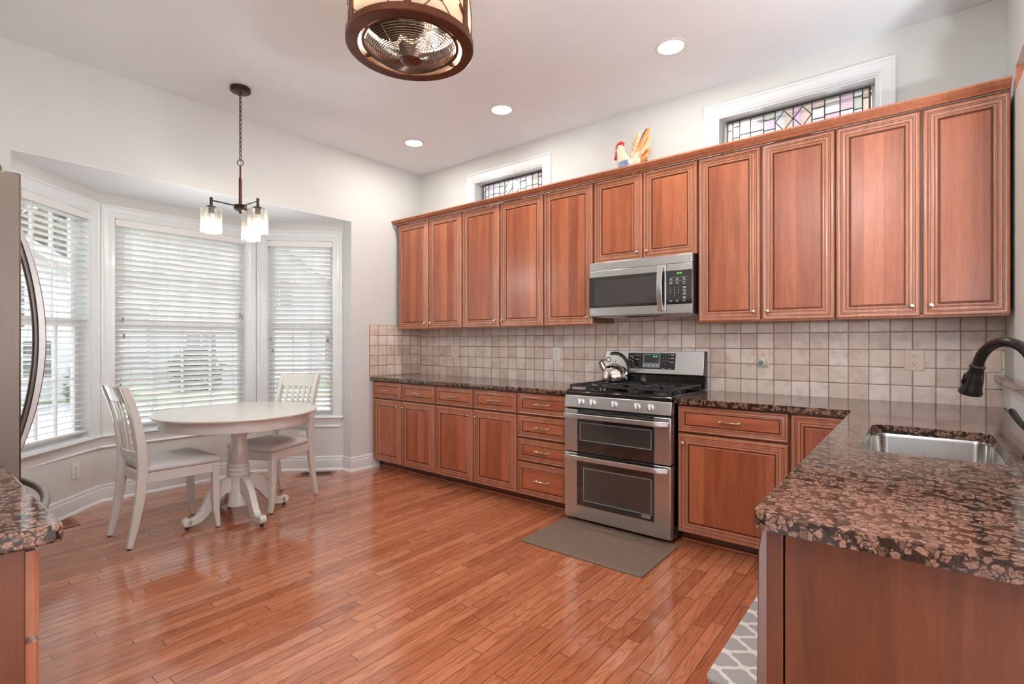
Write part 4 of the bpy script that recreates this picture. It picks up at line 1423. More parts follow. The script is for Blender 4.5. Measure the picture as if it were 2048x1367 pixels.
for k in range(10):
    c_, l_ = (k % 3, k // 3) if k < 9 else (1, 3)
    mk.merge(text_mb(str((k + 1) % 10), 0.011), Matrix.Translation((2.941 + c_ * .026, MF - .0038, 1.588 - l_ * .0175)) @ TOFRONT)
for xx in (2.943, 2.985, 3.030):
    mk.box(xx - .008, xx + .008, MF - .0040, MF - .0036, 1.498, 1.500)
    mk.box(xx - .010, xx + .010, MF - .0040, MF - .0036, 1.504, 1.506)
mk.build('keypad_marks', M['mark'], cp, smooth=0)
un = MB().box(mx0 + .01, mx1 - .01, -0.36, -0.02, 1.414, 1.4275)
un.build('underside', M['alum'], r, bevel=0.003)
un2 = MB()
for a, b2 in ((2.36, 2.56), (2.85, 3.05)):
    un2.box(a, b2, -0.33, -0.10, 1.4105, 1.4138)
un2.build('grease_filter', M['alum'], r)
MB().box(2.58, 2.83, -0.34, -0.25, 1.4105, 1.4138).build('lamp_cover', M['slot'], r)

# ------------------------------------------------------------------ kettle on the rear left burner grate
KX, KY, KZ0 = 2.440, -0.225, 0.9385
r = thing('kettle', 'shiny steel kettle with black handle standing on the rear left burner', 'kettle', (KX, KY, KZ0))
kb = MB().lathe([(0.0, 0), (0.088, 0.0), (0.095, 0.004), (0.097, 0.012), (0.098, 0.035), (0.096, 0.062), (0.088, 0.088), (0.072, 0.108), (0.048, 0.120), (0.034, 0.123)], n=48)
Kt = Matrix.Translation((KX, KY, KZ0))
MB().merge(kb, Kt).build('body', M['kettle'], r, smooth=60)
ld2 = MB().lathe([(0.036, 0.1225), (0.036, 0.126), (0.030, 0.130), (0.012, 0.134), (0.005, 0.135), (0.005, 0.142), (0.010, 0.147), (0.012, 0.153), (0.008, 0.160), (0, 0.161)], n=28)
MB().merge(ld2, Kt).build('lid', M['kettle'], r, smooth=50)
sd_ = Vector((-0.80, -0.60, 0)).normalized()       # spout towards the left
sp = MB().tube([Vector((0, 0, 0.085)) + sd_ * 0.070, Vector((0, 0, 0.112)) + sd_ * 0.088, Vector((0, 0, 0.142)) + sd_ * 0.102], [0.026, 0.022, 0.018], 20)
so = MB().merge(sp, Kt).build('spout', M['kettle'], r, smooth=50)
wh = MB()
tp = Vector((0, 0, 0.146)) + sd_ * 0.104
wh.tube([tp - sd_ * .002, tp + sd_ * 0.002 + Vector((0, 0, .004))], [0.021, 0.020], 20)
ringp = [tp + Vector((0, 0, .012)) + sd_ * (-0.060 + 0.016 * math.cos(a)) + Vector((0, 0, 0.004 + 0.016 * math.sin(a))) for a in [2 * PI * k / 16 for k in range(16)]]
wh.tube(ringp, 0.003, 8, closed=True)
wh.tube([tp + Vector((0, 0, .005)), tp - sd_ * 0.045 + Vector((0, 0, .016))], 0.003, 8)
MB().merge(wh, Kt).build('whistle_cap', M['blacksoft'], so, smooth=50)
hpts = []
for k in range(15):
    a = math.radians(-8 + 118 * k / 14)
    hpts.append(-sd_ * (0.100 * math.cos(a) + 0.004) + Vector((0, 0, 0.085 + 0.125 * math.sin(a))))
hh = MB().tube(hpts, [0.010 + 0.004 * math.sin(PI * k / 14) for k in range(15)], 12, flat=(1.25, 0.8))
MB().merge(hh, Kt).build('handle', M['blacksoft'], r, smooth=60)

# ------------------------------------------------------------------ rooster on top of the cabinets
r = thing('rooster_figurine', 'painted ceramic rooster with orange tail standing on top of the wall cabinets', 'figurine', (2.55, -0.19, 2.4255))
M['r_cream'] = plain('rooster_cream', (0.72, 0.60, 0.47), 0.25, coat=0.5, var=0.15, scale=40)
M['r_red'] = plain('rooster_red', (0.50, 0.035, 0.03), 0.25, coat=0.5, var=0.2, scale=60)
M['r_blue'] = plain('rooster_blue', (0.16, 0.21, 0.36), 0.25, coat=0.5, var=0.5, scale=70)
M['r_orange'] = plain('rooster_orange', (0.62, 0.27, 0.085), 0.25, coat=0.5, var=0.35, scale=50)
M['r_tan'] = plain('rooster_tan', (0.62, 0.42, 0.24), 0.25, coat=0.5, var=0.3, scale=50)
M['r_brown'] = plain('rooster_brown', (0.13, 0.045, 0.02), 0.3, coat=0.5, var=0.3, scale=50)
R0 = Matrix.Translation((2.462, -0.19, 2.434)) @ Matrix.Diagonal((0.86, 1, 1, 1))
bd = MB()
bd.tube([(0.100, 0, 0.0), (0.098, 0, 0.02), (0.085, 0, 0.06), (0.060, 0, 0.105), (0.040, 0, 0.150), (0.022, 0, 0.195), (0.012, 0, 0.235), (0.008, 0, 0.258), (0.008, 0, 0.272)],
        [0.075, 0.085, 0.090, 0.080, 0.060, 0.043, 0.036, 0.034, 0.016], 22, up=(0, 1, 0), flat=(1, 0.75))
bo = MB().merge(bd, R0).build('body', M['r_cream'], r, smooth=60)
cm = MB()
cmb = [(-0.035, 0.248, .008), (-0.024, 0.268, .012), (-0.008, 0.282, .013), (0.010, 0.288, .013), (0.028, 0.286, .012), (0.042, 0.275, .010), (0.040, 0.262, .006)]
cm.tube([(x, 0, z) for x, z, _ in cmb], [q for _, _, q in cmb], 12, up=(0, 1, 0), flat=(1, 0.7))
MB().merge(cm, R0).build('comb', M['r_red'], r, smooth=60)
wt = MB().tube([(-0.020, 0, 0.232), (-0.028, 0, 0.208), (-0.034, 0, 0.182), (-0.038, 0, 0.168)], [0.006, 0.015, 0.017, 0.005], 12, up=(0, 1, 0), flat=(1, 0.8))
MB().merge(wt, R0).build('wattle', M['r_red'], r, smooth=60)
MB().merge(MB().cyl((-0.022, 0, 0.240), (-0.050, 0, 0.230), 0.011, 0.002, 10), R0).build('beak', M['r_tan'], r)
MB().merge(MB().lathe([(0.005, 0), (0.004, .003), (0, .004)], n=12), R0 @ Matrix.Translation((-0.002, -0.0345, 0.246)) @ TOFRONT).build('eye', M['r_brown'], r)
wg = MB()
for k in range(6):
    a = math.radians(18 + 15 * k)
    p0 = Vector((0.055, -0.074, 0.045))
    L_ = 0.105 - 0.010 * abs(k - 2)
    d_ = Vector((math.cos(a), -0.05, math.sin(a)))
    wg.tube([p0, p0 + d_ * L_ * .5 + Vector((0, -.008, 0)), p0 + d_ * L_ * .9, p0 + d_ * L_], [0.010, 0.014, 0.010, 0.002], 8, up=(0, 1, 0), flat=(1, 0.5))
MB().merge(wg, R0).build('wing', M['r_blue'], r, smooth=60)
fe = [(0.105, 0.05, 88, .255, 'r_tan', .021), (0.115, 0.07, 80, .270, 'r_tan', .020), (0.120, 0.09, 70, .290, 'r_brown', .018), (0.122, 0.09, 63, .300, 'r_orange', .022), (0.125, 0.10, 56, .250, 'r_tan', .024),
      (0.125, 0.09, 49, .225, 'r_tan', .025), (0.125, 0.08, 41, .195, 'r_orange', .024), (0.125, 0.07, 33, .170, 'r_orange', .024), (0.125, 0.06, 24, .155, 'r_tan', .024), (0.115, 0.06, 66, .155, 'r_cream', .030), (0.125, 0.05, 12, .125, 'r_orange', .028), (0.125, 0.06, 40, .11, 'r_cream', .034), (0.12, 0.05, 25, .09, 'r_brown', .022)]
for i, (x, z, ang, L_, mt, wd_) in enumerate(fe):
    a = math.radians(ang)
    d_ = Vector((math.cos(a), 0, math.sin(a)))
    nrm = Vector((math.sin(a), 0, -math.cos(a)))
    yo = (-0.012 if i % 2 else 0.010) - (0.03 if i > 9 else 0)
    p0 = Vector((x, yo, z))
    pts = [p0 + d_ * L_ * t + nrm * (0.03 * L_ / .25) * t * t for t in (0, .3, .6, .85, .97, 1.0)]
    q = MB().tube(pts, [wd_ * f for f in (.5, .85, 1.0, .85, .45, .1)], 10, up=(0, 1, 0), flat=(1, 0.45))
    MB().merge(q, R0).build('tail_feather', M[mt], r, smooth=60)

# ------------------------------------------------------------------ drum fan light
def point(name, loc, watts, col, parent=None, size=0.03):
    d = bpy.data.lights.new(name, 'POINT')
    d.energy = watts
    d.color = col
    d.shadow_soft_size = size
    o = bpy.data.objects.new(name, d)
    COL.objects.link(o)
    sh = Vector((0, 0, 0))
    if parent is not None:
        o.parent = parent
        sh = SHIFT.get(parent.name, sh)
    o.location = Vector(loc) - sh
    return o


WARM = (1.0, 0.94, 0.85)
FXc, FYc, FZ = 2.307, -2.067, 2.642
r = thing('drum_fan_light', 'bronze caged ceiling fan inside a round cream drum light with leaf scrollwork', 'ceiling fan', (FXc, FYc, CEIL))
F0 = Matrix.Translation((FXc, FYc, 0))


def fb(mb, name, mat, parent=r, smooth=50, bevel=0):
    return MB().merge(mb, F0).build(name, mat, parent, smooth=smooth, bevel=bevel)


def ringprof(prof, n=72):
    """closed section [(r,z)] revolved"""
    mb = MB()
    loops = []
    for rr, z in prof + [prof[0]]:
        loops.append([(rr * math.cos(2 * PI * k / n), rr * math.sin(2 * PI * k / n), z) for k in range(n)])
    return mb.loft(loops, True, False, False)


br = fb(ringprof([(0.246, FZ + .001), (0.298, FZ), (0.302, FZ + .004), (0.302, FZ + .034), (0.296, FZ + .036), (0.290, FZ + .010), (0.247, FZ + .008)]), 'bottom_ring', M['bronze_red'], smooth=40)
sc_ = MB()
for k in range(12):
    a = 2 * PI * (k + .3) / 12
    sc_.lathe([(0.0035, FZ - .0018), (0.0035, FZ + .0005), (0, FZ + .0006)], (0.276 * math.cos(a), 0.276 * math.sin(a)), 10)
fb(sc_, 'screws', M['bronze'], br)
fb(ringprof([(0.290, 2.985), (0.302, 2.985), (0.302, 3.012), (0.255, 3.014), (0.255, 3.008), (0.290, 3.006)]), 'top_ring', M['bronze_red'], smooth=40)
sh_ = MB()
lps = []
for z in (FZ + .012, 2.75, 2.86, 2.99):
    lps.append([(0.2865 * math.cos(2 * PI * k / 72), 0.2865 * math.sin(2 * PI * k / 72), z) for k in range(72)])
sh_.loft(lps, True, False, False)
so = fb(sh_, 'shade', M['shade'])
sd = so.modifiers.new('thick', 'SOLIDIFY')
sd.thickness = 0.002
for k in range(6):
    a = math.radians(-43 + 60 * k)
    p_ = MB().box(0.288, 0.300, -0.016, 0.016, FZ + .03, 2.99)
    MB().merge(p_, F0 @ Matrix.Rotation(a, 4, 'Z')).build('post', M['bronze_red'], r, bevel=0.002)
random.seed(7)
vn, lf_ = MB(), MB()
for k in range(12):
    a0 = 2 * PI * k / 12 + random.uniform(-.1, .1)
    sw = random.choice((-1, 1)) * random.uniform(.5, .95)
    pts = []
    for i in range(11):
        t = i / 10
        a = a0 + sw * (t + .25 * math.sin(3 * t))
        pts.append((0.2925 * math.cos(a), 0.2925 * math.sin(a), FZ + .03 + .335 * t))
    vn.tube(pts, 0.0024, 6)
    for i in (2, 4, 6, 8, 9):
        t = (i + random.random()) / 11
        a = a0 + sw * (t + .25 * math.sin(3 * t))
        z = FZ + .03 + .335 * t
        sg_ = random.choice((-1, 1))
        da = sg_ * 0.055
        tilt_ = random.uniform(-.9, .9)
        ring = []
        for q in range(14):
            th = 2 * PI * q / 14
            u = 0.030 * math.cos(th)
            v = 0.0125 * math.sin(th) * (1 - 0.45 * math.cos(th))
            uu = u * math.cos(tilt_) - v * math.sin(tilt_)
            vv = u * math.sin(tilt_) + v * math.cos(tilt_)
            aa = a + da + uu / 0.293
            ring.append((aa, z + vv))
        lf_.loft([[(rr * math.cos(aa), rr * math.sin(aa), zz) for aa, zz in ring] for rr in (0.2915, 0.2935)])
fb(vn, 'vine_scrollwork', M['bronze_red'])
fb(lf_, 'leaf_scrollwork', M['bronze_red'], smooth=30)
# cage: concentric wires in a bowl, radial ribs, hub cap
cg = MB()
def bowl(t):     # t 0 at hub, 1 at rim
    rr = 0.050 + 0.172 * t
    return rr, 2.587 + 0.075 * (t ** 2.6)
for i in range(21):
    rr, z = bowl((i + .5) / 21)
    cg.tube([(rr * math.cos(2 * PI * k / 48), rr * math.sin(2 * PI * k / 48), z) for k in range(48)], 0.0021, 6, closed=True)
for k in range(8):
    a = 2 * PI * k / 8 + .2
    cg.tube([(bowl(t)[0] * math.cos(a), bowl(t)[0] * math.sin(a), bowl(t)[1] + .002) for t in (0, .2, .4, .6, .8, .9, 1.0)], 0.002, 5)
fb(cg, 'cage_wires', M['wire'])
fb(ringprof([(0.218, 2.655), (0.229, 2.655), (0.230, 2.70), (0.226, 2.705), (0.218, 2.70)]), 'cage_rim', M['bronze_red'])
fb(MB().lathe([(0.0, 2.578), (0.035, 2.579), (0.048, 2.582), (0.053, 2.587), (0.050, 2.592), (0, 2.593)], n=40), 'hub_cap', M['bronze_red'])
for k in range(6):
    a = math.radians(21 + 60 * k)
    p_ = MB().box(0.224, 0.2475, -0.009, 0.009, FZ + .010, FZ + .022)
    MB().merge(p_, F0 @ Matrix.Rotation(a, 4, 'Z')).build('bracket', M['bronze_red'], r)
fb(MB().lathe([(0.0, 2.72), (0.045, 2.722), (0.062, 2.735), (0.066, 2.76), (0.064, 2.79), (0.050, 2.81), (0.03, 2.82), (0.03, 3.0), (0, 3.001)], n=36), 'motor', M['bronze'])
for k in range(3):
    a = math.radians(20 + 120 * k)
    bl_ = MB()
    lps = []
    for i in range(7):
        t = i / 6
        rr = 0.055 + 0.150 * t
        wd_ = 0.028 + 0.036 * math.sin(PI * (0.15 + .75 * t))
        tw = math.radians(28 - 10 * t)
        c_, s_ = math.cos(tw), math.sin(tw)
        lps.append([(rr, u * c_ - h * s_, 2.700 + u * s_ + h * c_) for u, h in ((-wd_, -.0015), (wd_, -.0015), (wd_, .0015), (-wd_, .0015))])
    bl_.loft(lps)
    MB().merge(bl_, F0 @ Matrix.Rotation(a, 4, 'Z')).build('fan_blade', M['dark_bronze'], r, smooth=40)
fb(ringprof([(0.219, 2.7055), (0.227, 2.7055), (0.227, 2.750), (0.219, 2.750)]), 'inner_housing', M['dark_bronze'])
tg = MB()
for i in range(14):
    rr = 0.075 + 0.145 * i / 13
    tg.tube([(rr * math.cos(2 * PI * k / 40), rr * math.sin(2 * PI * k / 40), 2.765) for k in range(40)], 0.0016, 5, closed=True)
for k in range(10):
    a = 2 * PI * k / 10
    tg.tube([(0.066 * math.cos(a), 0.066 * math.sin(a), 2.767), (0.222 * math.cos(a), 0.222 * math.sin(a), 2.767)], 0.002, 5)
fb(tg, 'top_cage_wires', M['bronze'])
for k in range(5):
    a = math.radians(-128.7 + 24 + 72 * k)
    bx_, by_ = 0.255 * math.cos(a), 0.255 * math.sin(a)
    bu = fb(MB().lathe([(0.0, 2.80), (0.012, 2.803), (0.019, 2.82), (0.017, 2.842), (0.010, 2.862), (0.009, 2.875), (0, 2.876)], (bx_, by_), 18), 'bulb', M['bulb'])
    fb(MB().lathe([(0, 2.8765), (0.012, 2.877), (0.012, 2.93), (0, 2.931)], (bx_, by_), 14), 'socket', M['white'], bu)
    point('bulb_light', (FXc + bx_, FYc + by_, 2.785), FAN, WARM, r, 0.02)
fb(MB().lathe([(0, 3.0), (0.10, 3.0), (0.11, 3.005), (0.11, CEIL - .0005), (0, CEIL - .0004)], n=40), 'ceiling_plate', M['white'])

# ------------------------------------------------------------------ pendant over the table
PXc, PYc = 0.471, -2.070
r = thing('pendant_light', 'dark bronze chain-hung pendant with three clear seeded glass shades above the round table', 'pendant light', (PXc, PYc, CEIL))
P0 = Matrix.Translation((PXc, PYc, 0))


def pb(mb, name, mat, parent=r, smooth=50):
    return MB().merge(mb, P0).build(name, mat, parent, smooth=smooth)


pb(MB().lathe([(0.0, 2.992), (0.030, 2.992), (0.058, 2.996), (0.060, 3.000), (0.066, 3.002), (0.066, CEIL - .0005), (0, CEIL - .0004)], n=40), 'canopy', M['bronze'])
ch = MB()
nlink = 15
z0, z1 = 2.520, 2.990
for i in range(nlink):
    zc = z0 + (z1 - z0) * (i + .5) / nlink
    hl = (z1 - z0) / nlink * 0.62
    a = 0.4 + (PI / 2) * (i % 2)
    pts = []
    for k in range(14):
        th = 2 * PI * k / 14
        u = 0.0088 * math.cos(th)
        pts.append((u * math.cos(a), u * math.sin(a), zc + hl * math.sin(th)))
    ch.tube(pts, 0.0022, 6, closed=True)
ch.tube([(0.004, 0.003, 2.49), (-0.003, 0.004, 2.62), (0.004, -0.002, 2.76), (-0.002, 0.003, 2.88), (0, 0, 2.992)], 0.0016, 6)
pb(ch, 'chain', M['bronze'])
pb(MB().tube([(0.021 * math.cos(2 * PI * k / 24) * .78, 0.021 * math.cos(2 * PI * k / 24) * .62, 2.4995 + 0.021 * math.sin(2 * PI * k / 24)) for k in range(24)], 0.0028, 8, closed=True), 'loop', M['bronze'])
pb(MB().lathe([(0, 2.19), (0.0105, 2.19), (0.0105, 2.375), (0.0095, 2.392), (0.0060, 2.393), (0.0060, 2.470), (0.003, 2.480), (0, 2.481)], n=18), 'stem', M['bronze_red'])
pb(MB().lathe([(0, 2.140), (0.009, 2.140), (0.009, 2.154), (0.028, 2.156), (0.036, 2.162), (0.042, 2.166), (0.042, 2.196), (0.038, 2.1995), (0, 2.2)], n=32), 'hub', M['bronze'])
RTv = Vector((0.780, 0.6255, 0))
FWv = Vector((-0.6255, 0.780, 0))
for k, phi in enumerate((215, 335, 95)):
    d_ = RTv * math.cos(math.radians(phi)) + FWv * math.sin(math.radians(phi))
    e = d_ * 0.178
    pb(MB().tube([d_ * .035 + Vector((0, 0, 2.192)), d_ * .173 + Vector((0, 0, 2.206))], 0.0048, 10), 'arm', M['bronze'])
    hold = pb(MB().lathe([(0, 2.115), (0.018, 2.115), (0.019, 2.150), (0.034, 2.152), (0.034, 2.160), (0.024, 2.166), (0.0095, 2.170), (0.0095, 2.226), (0, 2.227)], (e.x, e.y), 24), 'socket_cup', M['bronze'])
    gl = MB()
    prof = [(0.020, 2.148), (0.062, 2.148), (0.066, 2.144), (0.066, 1.986), (0.0635, 1.984), (0.0625, 1.987), (0.0625, 2.142), (0.060, 2.1445), (0.020, 2.1445)]
    lps = [[(e.x + rr * math.cos(2 * PI * q / 40), e.y + rr * math.sin(2 * PI * q / 40), z) for q in range(40)] for rr, z in prof]
    gl.loft(lps, True, False, False)
    pb(gl, 'glass_shade', M['seeded'])
    bu = pb(MB().lathe([(0, 2.020), (0.016, 2.022), (0.027, 2.034), (0.030, 2.050), (0.026, 2.070), (0.017, 2.084), (0.015, 2.100)], (e.x, e.y), 24), 'bulb', M['bulb'], hold)
    pb(MB().lathe([(0.0152, 2.080), (0.019, 2.082), (0.0165, 2.114), (0.0, 2.1148)], (e.x, e.y), 20), 'bulb_base', M['plate_w'], hold)
    point('bulb_light', (PXc + e.x, PYc + e.y, 2.00), PENDANT, WARM, r, 0.03)

# ------------------------------------------------------------------ recessed ceiling lights
def recessed(x, y, lab, grp='recessed ceiling lights along the cabinet wall'):
    r = thing('recessed_light', lab, 'ceiling light', (x, y, CEIL), grp)
    rp = [(0.076, CEIL - .0006), (0.094, CEIL - .0006), (0.0945, CEIL - .004), (0.090, CEIL - .0065), (0.078, CEIL - .0065), (0.075, CEIL - .003)]
    m_ = ringprof(rp, 48)
    MB().merge(m_, Matrix.Translation((x, y, 0))).build('trim_ring', M['white'], r, smooth=50)
    MB().merge(MB().lathe([(0.0, CEIL - .0032), (0.074, CEIL - .0032), (0.0745, CEIL - .001), (0, CEIL - .0009)], n=40), Matrix.Translation((x, y, 0))).build('lens', M['lamp'], r)
    d = bpy.data.lights.new('lamp', 'AREA')
    d.shape = 'DISK'
    d.size = 0.14
    d.energy = RECESSED
    d.color = (1.0, 0.95, 0.88)
    o = bpy.data.objects.new('lamp', d)
    COL.objects.link(o)
    o.parent = r
    o.location = (0, 0, -0.008)
    return r


recessed(3.043, -0.657, 'recessed ceiling light nearest the sink end, above the cabinets right of the microwave')
recessed(1.700, -0.657, 'middle recessed ceiling light, between the drum fan light and the rooster')
recessed(0.660, -0.645, 'recessed ceiling light farthest away, near the bay corner of the ceiling')
for x, y in ((2.75, -3.55), (4.15, -3.3)):  # two more cans added out of view to brighten the kitchen
    recessed(x, y, 'added recessed fill light over the kitchen, out of view behind the camera', 'recessed fill lights added behind the camera')

r = thing('fill_globe', 'white glass globe added as fill light on the ceiling behind the camera', 'ceiling light', (3.6, -3.85, CEIL))
G0 = Matrix.Translation((3.6, -3.85, 0))  # unseen globe added to wash the north and east walls with light
M['globe'] = emit_mat('fill_globe_glass', (1.0, 0.97, 0.92), 1.0)
MB().merge(MB().lathe([(0, 2.83), (0.06, 2.84), (0.11, 2.88), (0.12, 2.92), (0.10, 2.97), (0.06, 2.99)], n=32), G0).build('globe', M['globe'], r, smooth=60)
MB().merge(MB().lathe([(0, 2.985), (0.08, 2.985), (0.085, 3.0), (0.085, CEIL - .0005), (0, CEIL - .0004)], n=32), G0).build('fitting', M['white'], r)
point('fill_globe_light', (3.6, -3.85, 2.74), 26.0, (0.95, 0.98, 1.0), r, 0.15)


# fill lamps added in the unseen adjoining room to uplight the kitchen ceiling
def fill_table_lamp(x, y, watts, label):
    r = thing('fill_table_lamp', label, 'lamp', (x, y, 0), 'fill lamps added in the adjoining room')
    X2 = Matrix.Translation((x, y, 0))
    tbm = MB().box(-.25, .25, -.25, .25, .60, .63)
    for sx in (-.22, .22):
        for sy in (-.22, .22):
            tbm.box(sx - .02, sx + .02, sy - .02, sy + .02, 0, .5995)
    MB().merge(tbm, X2).build('side_table', M['cherry_side'], r, bevel=0.003)
    MB().merge(MB().lathe([(0, .6305), (.09, .6305), (.09, .645), (.03, .66), (.06, .74), (.08, .82), (.05, .92), (.015, .97), (.012, 1.15), (0, 1.151)], n=32), X2).build('base', M['bronze'], r, smooth=60)
    sh2 = MB()
    sh2.loft([[(rr * math.cos(2 * PI * k / 48), rr * math.sin(2 * PI * k / 48), z) for k in range(48)] for rr, z in ((.20, 1.10), (.12, 1.36))], True, False, False)
    so2 = MB().merge(sh2, X2).build('lamp_shade', M['shade_w'], r, smooth=60)
    q = so2.modifiers.new('thick', 'SOLIDIFY')
    q.thickness = 0.002
    MB().merge(MB().lathe([(0, 1.18), (.02, 1.185), (.032, 1.21), (.028, 1.235), (.014, 1.26), (0, 1.262)], n=20), X2).build('bulb', M['bulb'], r, smooth=60)
    point('fill_lamp_light', (x, y, 1.30), watts, (0.92, 0.97, 1.0), r, 0.10)


M['shade_w'] = translucent('white_lamp_shade', (0.90, 0.89, 0.86), 0.65)
fill_table_lamp(5.13, -1.55, FILL_LAMP, 'added fill lamp on a side table in the adjoining room, nearer the cabinet wall')
fill_table_lamp(5.13, -2.25, FILL_LAMP, 'added fill lamp on a side table in the adjoining room, behind the middle of the bar')

# ------------------------------------------------------------------ table
r = thing('round_table', 'cream painted round pedestal table standing in the bay', 'table', (0.46, -2.075, 0))
T0 = Matrix.Translation((0.46, -2.075, 0))


def tb(mb, name, mat=M['cream'], parent=r, smooth=40, bevel=0, X=T0):
    return MB().merge(mb, X).build(name, mat, parent, smooth=smooth, bevel=bevel)


tb(MB().lathe([(0, 0.7255), (0.500, 0.7255), (0.509, 0.729), (0.516, 0.734), (0.521, 0.741), (0.520, 0.7475), (0.511, 0.7505), (0.505, 0.7515), (0, 0.752)], n=96), 'tabletop')
tb(ringprof([(0.452, 0.658), (0.470, 0.658), (0.4725, 0.662), (0.4725, 0.7245), (0.452, 0.7245)], 96), 'apron')
ap = MB()
for k in range(4):
    a = math.radians(45 + 90 * k + 50)
    b_ = MB().box(0.468, 0.4745, -0.004, 0.004, 0.657, 0.7245)
    ap.merge(b_, Matrix.Rotation(a, 4, 'Z'))
tb(ap, 'apron_strip', smooth=0)
col = MB()
col.box(-0.062, 0.062, -0.062, 0.062, 0.585, 0.7245)
tb(col, 'column_block', bevel=0.003)
tb(MB().lathe([(0.048, 0.5845), (0.052, 0.575), (0.049, 0.565), (0.047, 0.555), (0.052, 0.530), (0.064, 0.480), (0.069, 0.440), (0.068, 0.410), (0.060, 0.385), (0.056, 0.378), (0.062, 0.370), (0.067, 0.362), (0.062, 0.353), (0.058, 0.350),
               (0.066, 0.342), (0.071, 0.333), (0.066, 0.324), (0.062, 0.320), (0.070, 0.312), (0.074, 0.305), (0.068, 0.297), (0.066, 0.290), (0.066, 0.105), (0.071, 0.098), (0.072, 0.088), (0.066, 0.080), (0.045, 0.076), (0, 0.075)], n=48), 'column')
for k in range(4):
    lg_ = MB()
    P_ = [(0.050, 0.225), (0.085, 0.240), (0.125, 0.225), (0.165, 0.180), (0.200, 0.125), (0.235, 0.075), (0.270, 0.048), (0.305, 0.042), (0.330, 0.046)]
    H_ = [0.10, 0.105, 0.100, 0.088, 0.074, 0.062, 0.052, 0.048, 0.050]
    pts = [(x, 0, z) for x, z in P_]
    lg_.bar(pts, 0.044, H_, up=(0, 1, 0)) if False else None
    loops = []
    for i, (x, z) in enumerate(P_):
        if i == 0:
            t = Vector((P_[1][0] - x, 0, P_[1][1] - z))
        elif i == len(P_) - 1:
            t = Vector((x - P_[i - 1][0], 0, z - P_[i - 1][1]))
        else:
            t = Vector((P_[i + 1][0] - P_[i - 1][0], 0, P_[i + 1][1] - P_[i - 1][1]))
        t.normalize()
        n_ = Vector((-t.z, 0, t.x))
        h2 = H_[i] / 2
        c_ = Vector((x, 0, z))
        loops.append([c_ + n_ * h2 + Vector((0, .022, 0)), c_ + n_ * h2 - Vector((0, .022, 0)), c_ - n_ * h2 - Vector((0, .022, 0)), c_ - n_ * h2 + Vector((0, .022, 0))])
    lg_.loft(loops)
    lg_.cyl((0.332, -0.022, 0.0465), (0.332, 0.022, 0.0465), 0.0285, n=24)
    lo = MB().merge(lg_, T0 @ Matrix.Rotation(math.radians(90 * k + 1), 4, 'Z')).build('leg', M['cream'], r, smooth=45, bevel=0.005)
    MB().merge(MB().lathe([(0, 0), (0.012, 0), (0.012, 0.0185), (0, 0.0186)], (0.33, 0), 14), T0 @ Matrix.Rotation(math.radians(90 * k + 1), 4, 'Z')).build('glide', M['blacksoft'], lo)

